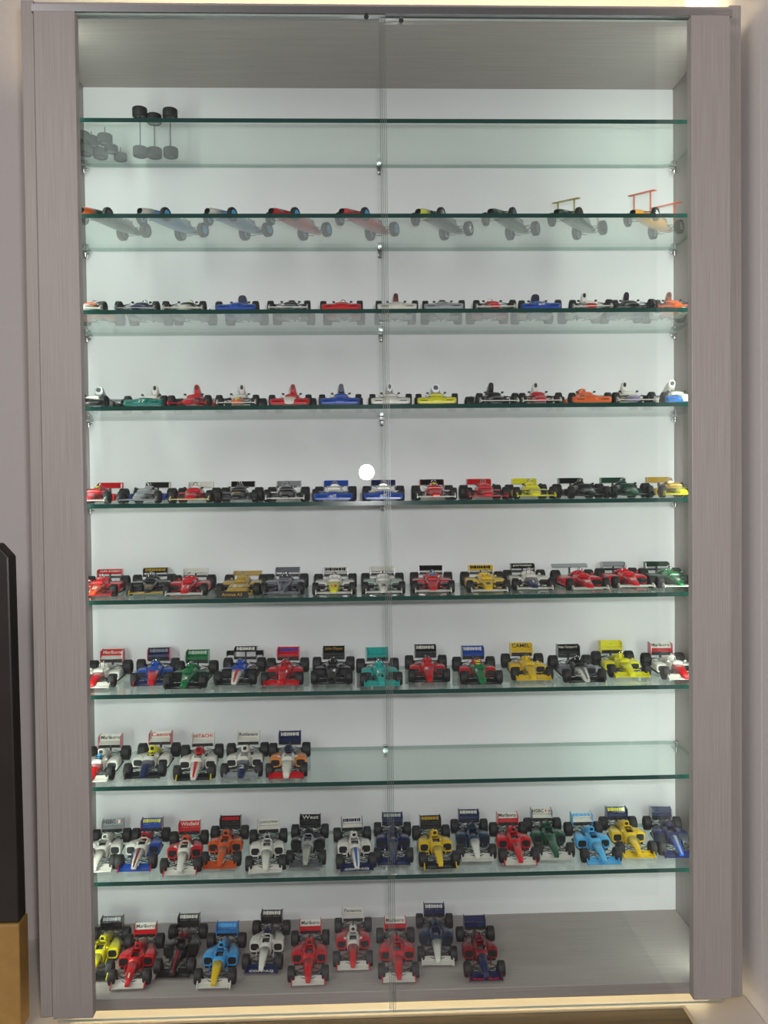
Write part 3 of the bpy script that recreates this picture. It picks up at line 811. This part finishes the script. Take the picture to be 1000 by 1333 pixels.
        if kind in ('mid', 'high'):
            h1 = 24 if kind == 'mid' else 32
            h2 = 22 if kind == 'mid' else 34
            m = new(); m.tbox((0, fa + 2, h1), (29, 7, 0.8), 0.14)
            w = add('front_wing', m, 'f')
            for s in (-1, 1):
                m = new(); m.tube((s * 9, fa + 1, 7), (s * 9, fa + 1, h1 - 0.3), 0.5, 6); m.tube((s * 9, fa + 4, 7), (s * 9, fa + 3, h1 - 0.3), 0.35, 6); add('strut', m, 'f', w)
            m = new(); m.tbox((0, ra + 1, h2), (33, 9, 0.8), 0.16)
            w = add('rear_wing', m, 'r')
            for s in (-1, 1):
                m = new(); m.tube((s * 9, ra, 7), (s * 9, ra, h2 - 0.3), 0.5, 6); m.tube((s * 9, ra + 4, 8), (s * 9, ra + 3, h2 - 0.3), 0.35, 6); add('strut', m, 'r', w)
    elif f == 's70':
        nose, air, wing = opt.split(',')
        nt = fa - 13
        secs = [(nt, 3.2, 3.0, 5.5, 3), (nt + 6, 5.5, 2.6, 8.0, 3), (fa + 6, 7.6, 2.4, 11.0, 3), (fa + 16, 9.0, 2.2, 13.2, 3), (fa + 19, 9.2, 2.2, 14.2, 3), (fa + 31, 9.4, 2.2, 14.2, 3), (fa + 34, 9.4, 2.2, 14.0, 3), (fa + 40, 7.0, 2.4, 12.0, 3)]
        m = new(); m.loft(secs[2:], 16, hole=(2, 4, 3, 5)); body = add('body', m, 'b')
        m = new(); m.loft(secs[:3], 16); add('nose', m, 'n')
        info['nose'] = secs
        if nose == 'wide':
            m = new(); m.loft([(fa - 15, 17.5, 1.8, 3.6, 6), (fa - 13.5, 19.0, 1.4, 5.8, 7), (fa - 9.5, 19.8, 1.4, 8.0, 8), (fa - 7.2, 19.8, 1.6, 8.4, 8), (fa - 6.8, 19.0, 2.2, 7.8, 8)], 28)
            add('nose_fairing', m, 'n')
            m = new(); m.loft([(fa - 15.6, 4.2, 1.8, 4.4, 2.8), (fa - 13.8, 5.4, 1.6, 6.6, 2.8), (fa - 9, 7.2, 1.8, 9.8, 2.8), (fa + 3, 8.6, 2.2, 11.0, 2.8)], 16)
            nc = add('nose_cone', m, 'nc')
            for s in (-1, 1):
                m = new(); m.tbox((s * 12.5, fa - 14.2, 4.3), (7.0, 0.5, 1.6), 0.95); add('brake_duct', m, 'K')
            info['nt'] = (0, fa - 14.9, 5.9, math.radians(48), 11, 3.6)
        else:
            front_wing(fa - 10, 4.0, 38, 8.5, 0.22, 3.2, 6.0, False)
            info['nt'] = (0, fa - 3, 10.6, math.radians(22), 10, 4)
        add('cockpit', tub(fa + 19.5, fa + 30.5, 4.4, 5.0, 12.6), 'K', body)
        m = new(); m.loft([(fa + 14, 6.8, 12.0, 13.4, 2.4), (fa + 17.5, 6.6, 12.0, 15.6, 2.4), (fa + 18.6, 6.4, 12.4, 15.4, 2.4)], 12); add('cockpit_surround', m, 'b', body)
        sidepods([(fa + 24, 4.6, 2.4, 9.5, 4, 13.2), (fa + 30, 5.0, 2.4, 10.5, 4, 13.4), (ra - 14, 5.0, 2.4, 9.8, 4, 13.2), (ra - 11, 4.2, 2.6, 8.6, 4, 12.6)])
        engine(fa + 38, ra + 2, 5.6, 4.5, 12.5, air in ('none', 'hoop'))
        if air in ('tall', 'tallr'):
            w0 = 2.6 if air == 'tall' else 4.2; top = 27.5 if air == 'tall' else 26.0
            m = new(); m.loft([(fa + 31, w0, top - 8.5, top - 0.2, 2.6), (fa + 32.5, w0 + 0.1, 13.5, top, 2.8), (fa + 35.5, w0 + 0.3, 12.2, top - 0.4, 2.8), (fa + 37.5, w0 + 1.0, 12.0, top - 5.0, 2.6), (fa + 42, w0 + 2.4, 11.5, 17.5, 2.6), (fa + 52, w0 + 2.0, 11.5, 14.5, 2.6)], 14)
            e = add('airbox', m, 'e')
            m = new(); m.loft([(fa + 30.8, w0 * 0.62, top - 6.0, top - 1.2, 2.2), (fa + 31.05, w0 * 0.62, top - 6.0, top - 1.2, 2.2)], 12); add('air_intake', m, 'K', e)
        elif air == 'big':
            m = new(); m.loft([(fa + 32, 3.4, 21.5, 29.0, 2.2), (fa + 35, 3.5, 15, 29.5, 2.3), (fa + 41, 5.0, 12, 27.5, 2.3), (fa + 49, 6.2, 11, 21.5, 2.3), (fa + 57, 5.0, 11, 15, 2.3)], 14)
            e = add('airbox', m, 'e')
            m = new(); m.loft([(fa + 31.8, 2.3, 23.0, 27.8, 2.2), (fa + 32.05, 2.3, 23.0, 27.8, 2.2)], 12); add('air_intake', m, 'K', e)
        elif air == 'low':
            m = new(); m.loft([(fa + 33, 3.8, 15.0, 20.5, 3), (fa + 37, 4.6, 12, 20.5, 3), (fa + 47, 5.2, 11.5, 17, 3), (fa + 54, 4.4, 11.5, 14, 3)], 14); add('airbox', m, 'e')
        elif air == 'hoop':
            m = new(); m.loft([(fa + 32, 4.0, 12, 17.8, 2.6), (fa + 36, 5.2, 12, 18.2, 2.6), (fa + 46, 5.6, 11.5, 15.6, 2.6), (fa + 54, 4.4, 11.5, 13.5, 2.6)], 14); add('engine_cover', m, 'e')
        hoop(fa + 33, 2.6, 12.0, 21.0 if air in ('none', 'hoop') else 18.5)
        mirrors(fa + 17, 9.0, 15.4, 'K')
        arms(fa, 6.0, xf, 9.0, 4.2, 5); arms(ra, 4.5, xr, 9.5, 4.5, 5)
        if wing == 'mid':
            rear_wing(ra + 11, 16.0, 29, 8.5, 0.32, (8, 12.5, 18.0), True, False, 8)
        elif wing == 'plates':
            rear_wing(ra + 11, 19.2, 26, 7.5, 0.85, (9, 12.0, 22.2), True, False, 8)
        elif wing == 'posts':
            rear_wing(ra + 11, 14.5, 28, 8, 0.2, (10, 11.5, 20.5), True, False, 8)
        elif wing == 'low':
            rear_wing(ra + 11, 12.5, 28, 8.0, 0.22, (7, 10, 14), True, False, 7)
        else:
            rear_wing(ra + 11, 11.0, 27, 8, 0.18, (7, 8.6, 12.6), True, False, 6)
    elif f == 'ge':
        wide = opt == 'ge_wide'
        nt = fa - 14
        secs = [(nt, 2.4, 3.0, 5.4, 3), (nt + 7, 3.8, 2.8, 7.6, 3), (fa + 5, 5.6, 2.6, 10.6, 3), (fa + 14, 7.4, 2.4, 13.4, 3), (fa + 17, 7.8, 2.4, 14.2, 3), (fa + 29, 8.0, 2.4, 15.0, 3), (fa + 32, 7.8, 2.4, 15.2, 3), (fa + 40, 6.5, 2.6, 13.6, 3)]
        if wide:
            secs = [(nt, 8.5, 2.4, 6.0, 3.5), (nt + 6, 11, 2.4, 8.6, 3.5), (fa + 5, 11.5, 2.4, 11, 3.5)] + secs[3:]
        m = new(); m.loft(secs[3:], 16, hole=(1, 3, 3, 5)); body = add('body', m, 'b')
        m = new(); m.loft(secs[:4], 16); add('nose', m, 'n')
        info['nose'] = secs
        add('cockpit', tub(fa + 17.5, fa + 28.5, 3.8, 5.0, 13.2), 'K', body)
        m = new(); m.loft([(fa + 12, 5.4, 12.0, 14.0, 2.4), (fa + 15.8, 5.6, 12.0, 16.6, 2.4), (fa + 16.8, 5.4, 12.4, 16.2, 2.4)], 12); add('cockpit_surround', m, 'b', body)
        sidepods([(fa + 17, 6.2, 2.2, 10.8, 5, 14.2), (fa + 22, 6.6, 2.2, 11.8, 5, 14.2), (ra - 14, 6.6, 2.2, 11.6, 5, 14.2), (ra - 10, 6.0, 2.4, 10.6, 5, 13.8)])
        m = new(); m.loft([(fa + 31, 5.0, 12.0, 17.8, 2.6), (fa + 36, 6.6, 11.5, 17.8, 2.8), (fa + 48, 6.8, 10.5, 14.4, 3), (ra + 4, 4.0, 8.5, 11.0, 3)], 14); add('engine_cover', m, 'e')
        engine(fa + 44, ra + 3, 5.0, 3.0, 10.0, False)
        m = new(); m.box(-20.5, 20.5, fa + 18, ra - 11, 1.4, 2.4); add('skirt', m, 'K')
        hoop(fa + 31, 2.6, 14.0, 21.0)
        mirrors(fa + 15, 8.8, 15.8, 'b')
        arms(fa, 5.2, xf, 9.0, 4.2, 5); arms(ra, 4.5, xr, 9.5, 4.5, 5)
        if not wide:
            front_wing(fa - 10.5, 3.8, 36, 7.5, 0.20, 2.6, 5.0, False)
        else:
            front_wing(fa - 9.5, 3.4, 30, 5.5, 0.12, 2.4, 5.0, False)
        if opt == 'ge_flat':
            rear_wing(ra + 11, 19.6, 40, 6.5, 0.55, None, True, False, 8)
        elif wide:
            rear_wing(ra + 11, 16.2, 30, 8, 0.5, (9, 11.5, 19.0), True, False, 8)
        else:
            rear_wing(ra + 11, 19.4, 26, 6.5, 0.80, (10, 12.5, 22.0), True, True, 8)
    elif f in ('turbo', 'nineties'):
        tb = f == 'turbo'
        nt = fa - 14
        secs = [(nt, 2.6, 3.0, 5.8, 3), (nt + 7, 3.6, 3.2, 8.4, 3), (fa + 4, 5.0, 3.2, 11.6, 3), (fa + 15, 6.8, 2.6, 14.0, 3), (fa + 18, 7.2, 2.4, 14.8, 3), (fa + 30, 7.6, 2.4, 15.6, 3), (fa + 33, 7.4, 2.4, 15.8, 3), (fa + 42, 6.0, 2.6, 14.4, 3)]
        m = new(); m.loft(secs[3:], 16, hole=(1, 3, 3, 5)); body = add('body', m, 'b')
        m = new(); m.loft(secs[:4], 16); add('nose', m, 'n')
        info['nose'] = secs
        add('cockpit', tub(fa + 18.5, fa + 29.5, 3.6, 5.0, 13.8), 'K', body)
        m = new(); m.loft([(fa + 13, 5.0, 12.4, 14.4, 2.4), (fa + 16.8, 5.4, 12.4, 17.0, 2.4), (fa + 17.8, 5.2, 12.8, 16.6, 2.4)], 12); add('cockpit_surround', m, 'b', body)
        sidepods([(fa + 24, 5.6, 2.4, 10.5 if tb else 11.5, 4, 13.2), (fa + 29, 6.2, 2.4, 11.6 if tb else 12.5, 4, 13.2), (fa + 44, 6.2, 2.4, 11.0, 4, 12.8), (ra - 6, 3.6, 2.6, 8.0, 4, 9.6), (ra + 1, 2.0, 3.0, 6.0, 3, 7.0)])
        if tb:
            m = new(); m.loft([(fa + 32, 3.6, 13.0, 19.4, 2.6), (fa + 37, 5.2, 12.0, 18.8, 2.8), (fa + 50, 5.6, 8.0, 14.6, 3), (ra + 3, 4.0, 5.0, 10.0, 3), (ra + 8, 2.8, 5.0, 8.5, 3)], 14); add('engine_cover', m, 'e')
            hoop(fa + 32, 2.4, 15.0, 21.4)
        else:
            m = new(); m.loft([(fa + 33, 2.8, 16.6, 22.6, 2.4), (fa + 36, 4.2, 13.0, 22.6, 2.5), (fa + 44, 5.0, 10.0, 20.4, 2.6), (fa + 56, 4.6, 6.0, 14.6, 2.8), (ra + 7, 2.6, 5.0, 8.6, 3)], 14); e = add('engine_cover', m, 'e')
            m = new(); m.loft([(fa + 32.8, 2.0, 17.8, 21.8, 2.4), (fa + 33.05, 2.0, 17.8, 21.8, 2.4)], 12); add('air_intake', m, 'K', e)
        m = new(); m.prism([(-18.5, fa + 24), (18.5, fa + 24), (18.5, ra - 12), (11, ra - 6), (11, ra + 9), (-11, ra + 9), (-11, ra - 6), (-18.5, ra - 12)], 'Z', 1.4, 2.4); add('floor_pan', m, 'K')
        mirrors(fa + 18, 9.0, 15.8, 'b')
        arms(fa, 4.8, xf, 9.6, 4.6, 5); arms(ra, 4.0, xr, 9.8, 4.6, 5)
        front_wing(fa - 9.8, 3.6, 35 if tb else 34, 7.5, 0.42, 3.4, 4.0, True)
        if opt == 'turbo_t':
            w = rear_wing(ra + 8, 24.0, 24, 6.2, 0.95, (11, 13.0, 26.5), True, True, 8)
            for s in (-1, 1):
                m = new(); m.tbox((s * 16.0, ra + 4, 20.5), (8, 6, 0.7), 0.7); m.tbox((s * 20, ra + 4, 19.8), (0.6, 7, 6)); add('winglet', m, 'r', w)
        else:
            rear_wing(ra + 8, 23.0 if tb else 22.8, 23.5, 7.4, 0.98, (13, 12.5, 26.2), True, True, 8, (4.5, 4.8))
    else:
        nt = fa - 14.5
        secs = [(nt, 2.2, 5.4, 7.6, 2.8), (nt + 6, 3.0, 6.2, 9.8, 3), (fa + 2, 4.0, 7.0, 12.6, 3), (fa + 15, 5.6, 4.0, 15.4, 3), (fa + 21, 6.6, 2.6, 16.6, 3), (fa + 32, 7.2, 2.4, 17.2, 3), (fa + 35, 7.2, 2.4, 17.4, 3), (fa + 44, 6.2, 2.6, 15.0, 3)]
        m = new(); m.loft(secs[3:], 16, hole=(1, 3, 3, 5)); body = add('body', m, 'b')
        m = new(); m.loft(secs[:4], 16); add('nose', m, 'n')
        info['nose'] = secs
        add('cockpit', tub(fa + 21.5, fa + 31.5, 3.4, 6.0, 15.4), 'K', body)
        m = new()      # padded head surround
        m.path([(4.6, fa + 24, 16.9), (4.9, fa + 31, 17.9), (3.0, fa + 34.5, 18.4), (-3.0, fa + 34.5, 18.4), (-4.9, fa + 31, 17.9), (-4.6, fa + 24, 16.9)], 0.75, 6); add('head_surround', m, 'b', body)
        sidepods([(fa + 27, 5.4, 3.0, 13.2, 3.6, 12.2), (fa + 31, 6.2, 2.6, 14.2, 3.6, 12.2), (fa + 44, 6.0, 2.4, 12.6, 3.6, 11.6), (fa + 56, 4.4, 2.4, 9.0, 3.4, 9.2), (ra - 2, 2.4, 2.6, 6.5, 3, 6.4)])
        m = new(); m.loft([(fa + 35, 2.6, 17.6, 23.2, 2.3), (fa + 38, 3.8, 14.0, 23.4, 2.4), (fa + 46, 4.6, 10.0, 21.2, 2.5), (fa + 57, 4.4, 6.0, 14.8, 2.7), (ra + 6, 2.6, 5.0, 9.0, 3)], 14); e = add('engine_cover', m, 'e')
        m = new(); m.loft([(fa + 34.8, 1.9, 18.6, 22.4, 2.3), (fa + 35.05, 1.9, 18.6, 22.4, 2.3)], 12); add('air_intake', m, 'K', e)
        m = new(); m.tbox((0, fa + 38, 24.4), (1.4, 2.6, 1.6)); add('camera_pod', m, 'K', e)
        m = new(); m.prism([(-15.5, fa + 27), (15.5, fa + 27), (16.5, fa + 34), (16.5, ra - 14), (10, ra - 8), (10, ra + 8), (-10, ra + 8), (-10, ra - 8), (-16.5, ra - 14), (-16.5, fa + 34)], 'Z', 1.2, 2.2); add('floor_pan', m, 'K')
        for s in (-1, 1):      # turning vanes beside the nose
            m = new(); m.prism([(fa + 13, 3.0), (fa + 22, 2.4), (fa + 23, 9.0), (fa + 15, 8.0)], 'X', s * 8.8 - 0.3, s * 8.8 + 0.3); add('barge_board', m, 's')
        mirrors(fa + 22, 8.4, 17.6, 'b')
        arms(fa, 3.6, xf, 10.6, 5.6, 6); arms(ra, 3.4, xr, 10.0, 4.8, 5)
        front_wing(fa - 8.6, 3.4, 32.5, 8.5, 0.42, 3.6, 3.4, True)
        k = len(P)
        m = new()
        for s in (-1, 1):
            m.prism([(fa - 11, 3.6), (fa - 6, 3.6), (fa - 6.5, 7.2), (fa - 10.5, 6.8)], 'X', s * 1.6 - 0.3, s * 1.6 + 0.3)
        add('wing_pylon', m, 'n')
        rear_wing(ra + 6, 21.0, 22.5, 6.6, 0.90, (12, 10.5, 24.0), True, True, 7, (4.2, 4.4))
    CACHE[opt] = (P, info)
    return CACHE[opt]

def helmet_mesh():
    m = MB(0.001)
    m.loft([(-3.0, 0.8, -0.9, 0.9, 2), (-2.4, 2.1, -2.0, 2.0, 2), (-0.8, 2.9, -2.8, 2.8, 2), (0.8, 2.9, -2.8, 2.8, 2), (2.4, 2.0, -1.9, 2.0, 2), (3.0, 0.7, -0.8, 0.8, 2)], 14)
    return m.mesh('driver_helmet')
HELMET = helmet_mesh()
def visor_mesh():
    m = MB(0.001); m.loft([(-3.05, 0.9, 0.0, 0.9, 3), (-2.5, 2.2, -0.2, 1.3, 3), (-1.4, 2.75, -0.3, 1.5, 3)], 12)
    return m.mesh('visor')
VISOR = visor_mesh()
def hex_mesh():
    m = MB()
    m.prism([(-1, 0.0), (-0.5, 0.5), (0.5, 0.5), (1, 0.0), (0.5, -0.5), (-0.5, -0.5)], 'Z', -0.02, 0.02, 0)
    for s in (-1, 1):
        m.prism([(s * 0.5, 0.5), (s * 0.5, -0.5), (0, 0)] if s > 0 else [(-0.5, -0.5), (-0.5, 0.5), (0, 0)], 'Z', 0.02, 0.03, 1)
    m.prism([(-0.5, 0.5), (0, 0), (0.5, 0.5)], 'Z', 0.02, 0.04, 1)
    m.prism([(-0.5, -0.5), (0.5, -0.5), (0, 0)], 'Z', 0.02, 0.04, 1)
    return m.mesh('emblem', 2)
HEXA = hex_mesh()
SCREEN = pane_glass('windscreen_plastic', (0.85, 0.88, 0.9, 1))

def make_car(opt, cols, label, loc, yaw, group):
    P, info = car_parts(opt)
    f = fam(opt); S = STY[f]; wb = S['wb']; fa, ra = -wb / 2, wb / 2
    c = dict(cols)
    c.setdefault('n', c['b']); c.setdefault('s', c['b']); c.setdefault('e', c['b']); c.setdefault('f', c['b'])
    c.setdefault('fe', c['f']); c.setdefault('r', c['b']); c.setdefault('re', c['r']); c.setdefault('r2', c['r']); c.setdefault('nc', c['n'] if 'nt' in c else c['b']); c.setdefault('s2', c['s'])
    root = thing('model_car', label, 'model car', loc, math.radians(yaw), group)
    def mat(k):
        if k == 'K': return CARBON
        if k == 'engine': return ENGINE
        if k == 'chrome': return CHROME
        if k == 'screen': return SCREEN
        return paint(c[k])
    objs = []
    for name, me, col, par in P:
        objs.append(link(name, me, mat(col), root if par is None else objs[par]))
    rim = {'LB': paint('LB'), 'S': CHROME, 'GR': paint('GR'), 'K2': CARBON}.get(c.get('rim', ''), STEEL)
    for yy, r, w, tr in ((fa, S['fr'], S['fw'], S['ft']), (ra, S['rr'], S['rw'], S['rt'])):
        ty, ri = wheel_meshes(r, w)
        for s in (-1, 1):
            t = link('wheel', ty, RUBBER, root, (s * (tr / 2 - w / 2) * 0.001, yy * 0.001, r * 0.001), (0, 0, 0 if s > 0 else math.pi))
            link('rim', ri, rim, t)
    if 'rt' in c and 'rw' in info:
        k, y, z, span, chord, tilt = info['rw']
        n = Vector((0, -math.sin(tilt), math.cos(tilt))) * 0.50
        shift = -3.6 if c.get('hexa') else 0.0
        letter('lettering', c['rt'][0], c['rt'][1], objs[k], (shift * 0.001, (y + n.y) * 0.001, (z + n.z) * 0.001), (tilt, 0, 0), span * (0.58 if c.get('hexa') else 0.86), chord * 0.62)
        if c.get('hexa'):
            link('emblem', HEXA, [paint('R'), paint('W')], objs[k], (0.0070, (y + n.y) * 0.001, (z + n.z) * 0.001), (tilt, 0, 0), (0.0030, 0.0036, 0.003))
    if 'ft' in c and 'fw' in info:
        k, y, z, span, chord, tilt = info['fw']
        letter('lettering', c['ft'][0], c['ft'][1], objs[k], (0, (y - chord * 0.30) * 0.001, (z + 0.50 - chord * 0.3 * math.tan(tilt * 0.35)) * 0.001), (tilt * 0.35, 0, 0), span * 0.8, chord * 0.42)
    if 'num' in c and 'nose' in info:
        secs = info['nose']; y = fa + (0 if f != 'modern' else -4)
        hw, z, sl = interp(secs, y)
        letter('race_number', c['num'][0], c['num'][1], root, (0, y * 0.001, (z + 0.25) * 0.001), (sl, 0, 0), hw * 1.25, 6.0)
    if 'st' in c and 'nose' in info:
        key = ('stripe', opt)
        if key not in CACHE:
            m = MB(0.001); ss = info['nose'][:4]
            for a, b in zip(ss[:-1], ss[1:]):
                m.add([(-a[1] * 0.3, a[0], a[3] + 0.12), (a[1] * 0.3, a[0], a[3] + 0.12), (b[1] * 0.3, b[0], b[3] + 0.12), (-b[1] * 0.3, b[0], b[3] + 0.12)], [(0, 1, 2, 3)])
                m.add([(-a[1] * 0.3, a[0], a[3] - 0.3), (a[1] * 0.3, a[0], a[3] - 0.3), (b[1] * 0.3, b[0], b[3] - 0.3), (-b[1] * 0.3, b[0], b[3] - 0.3)], [(3, 2, 1, 0)])
            CACHE[key] = m.mesh('nose_stripe')
        link('nose_stripe', CACHE[key], paint(c['st']), root)
    if 'nt' in c and 'nt' in info:
        x, y, z, rx, w, h = info['nt']
        letter('lettering', c['nt'][0], c['nt'][1], root, (x, y * 0.001, z * 0.001), (rx, 0, 0), w, h)
    if 'h' in c:
        zz = {'s70': 15.6, 'ge': 16.2, 'turbo': 17.0, 'nineties': 17.0, 'modern': 18.0}[f]
        hm = link('driver_helmet', HELMET, paint(c['h']), root, (0, (fa + 26.5) * 0.001, zz * 0.001))
        link('visor', VISOR, CARBON, hm)
    return root

SHELF_NAME = {r: 'on the %s shelf' % ORD[r - 1] for r in range(2, 9)}
SHELF_NAME[9] = 'on the lowest shelf'
SHELF_NAME[10] = 'on the cabinet floor'
for row in sorted(ROWS):
    ztop = OZ + (SHELF_Z[row - 1] + GT / 2 if row < 10 else 0.0) + 0.00005
    n = len(ROWS[row])
    for i, (opt, cols, look) in enumerate(ROWS[row]):
        x, y, yaw = PLACE[row][i]
        where = 'leftmost' if i == 0 else ('rightmost' if i == n - 1 else ORD[i] + ' from left')
        lab = '%s, %s %s' % (look, where, SHELF_NAME[row])
        make_car(opt, cols, lab, (x, y, ztop), yaw, 'model racing cars ' + SHELF_NAME[row])

# little plaque in front of the gold car on the sixth shelf
px, py, _ = PLACE[6][3]
pq = thing('display_plaque', 'small dark plaque with gold lettering before the gold car', 'plaque', (px - 0.004, 0.0055, OZ + SHELF_Z[5] + GT / 2 + 0.00005))
m = MB(0.001); m.prism([(-3.0, 0.0), (3.0, 0.0), (3.0, 3.0), (1.6, 7.0), (-1.6, 7.0)][:3] + [(1.4, 6.6), (-0.6, 6.6)], 'X', -15.5, 15.5)
link('plaque_body', m.mesh('plaque_body'), simple('plaque_black', (0.02, 0.017, 0.012, 1), 0.3), pq)
letter('lettering', 'Arrows A3', 'GD', pq, (0, -0.0021, 0.0036), (math.atan2(6.6, 2.4), 0, 0), 20, 3.2)

# ------------------------------------------------------------------ loose wheels on the top shelf
z1 = OZ + SHELF_Z[0] + GT / 2 + 0.00005
ty, ri = wheel_meshes(8.0, 10.0)
ty2, ri2 = wheel_meshes(7.0, 7.5)
def axle_set(x, y, h, label, lean=0.0):
    a = thing('wheel_axle', label, 'wheel axle', (x, y, z1), 0.0, 'wheel axles standing on the top shelf')
    lo = link('wheel', ty, RUBBER, a, (0, 0, 0.005), (0, math.pi / 2, 0)); link('rim', ri, STEEL, lo)
    m = MB(0.001); m.tube((0, 0, 9.0), (0, 0, h - 9.0), 0.55, 8); link('axle_rod', m.mesh('axle_rod'), STEEL, a)
    up = link('wheel', ty, RUBBER, a, (0, 0, h * 0.001 - 0.005), (0, -math.pi / 2, 0)); link('rim', ri, STEEL, up)
axle_set(0.0676, 0.0994, 52.3, 'leftmost of three upright wheel axles on the top shelf')
axle_set(0.0822, 0.1026, 46.7, 'middle one of three upright wheel axles on the top shelf')
axle_set(0.0999, 0.1014, 52.0, 'rightmost of three upright wheel axles on the top shelf')

def loose(x, y, z, big, rod, label):
    a = thing('loose_wheel', label, 'wheel', (x, y, z1 + z), random.uniform(0, 3), 'loose wheels piled on the top shelf')
    w = 10.0 if big else 7.5
    t = link('wheel', ty if big else ty2, RUBBER, a, (0, 0, w / 2000), (0, -math.pi / 2, 0))
    link('rim', ri if big else ri2, STEEL, t)
    if rod:
        m = MB(0.001); m.tube((0, 0, w * 0.5), (0, 0, w + rod), 0.55, 8); link('axle_stub', m.mesh('axle_stub'), STEEL, a)
loose(0.0095, 0.0950, 0.0000, 1, 0, 'loose black wheel lying at the bottom left of the wheel pile')
loose(0.0234, 0.1040, 0.0000, 1, 0, 'loose black wheel lying at the bottom middle of the wheel pile')
loose(0.0432, 0.1110, 0.0000, 0, 7, 'small loose wheel with axle stub, rightmost of the wheel pile')
loose(0.0393, 0.0880, 0.0000, 0, 0, 'small loose wheel without stub in the wheel pile')
loose(0.0155, 0.0970, 0.0102, 1, 6, 'big loose wheel with axle stub on top of the pile')
loose(0.0319, 0.0910, 0.0102, 1, 8, 'big loose wheel with long axle stub, upper right of pile')
loose(0.0095, 0.0850, 0.0102, 1, 0, 'loose black wheel half hidden behind the left door stile')
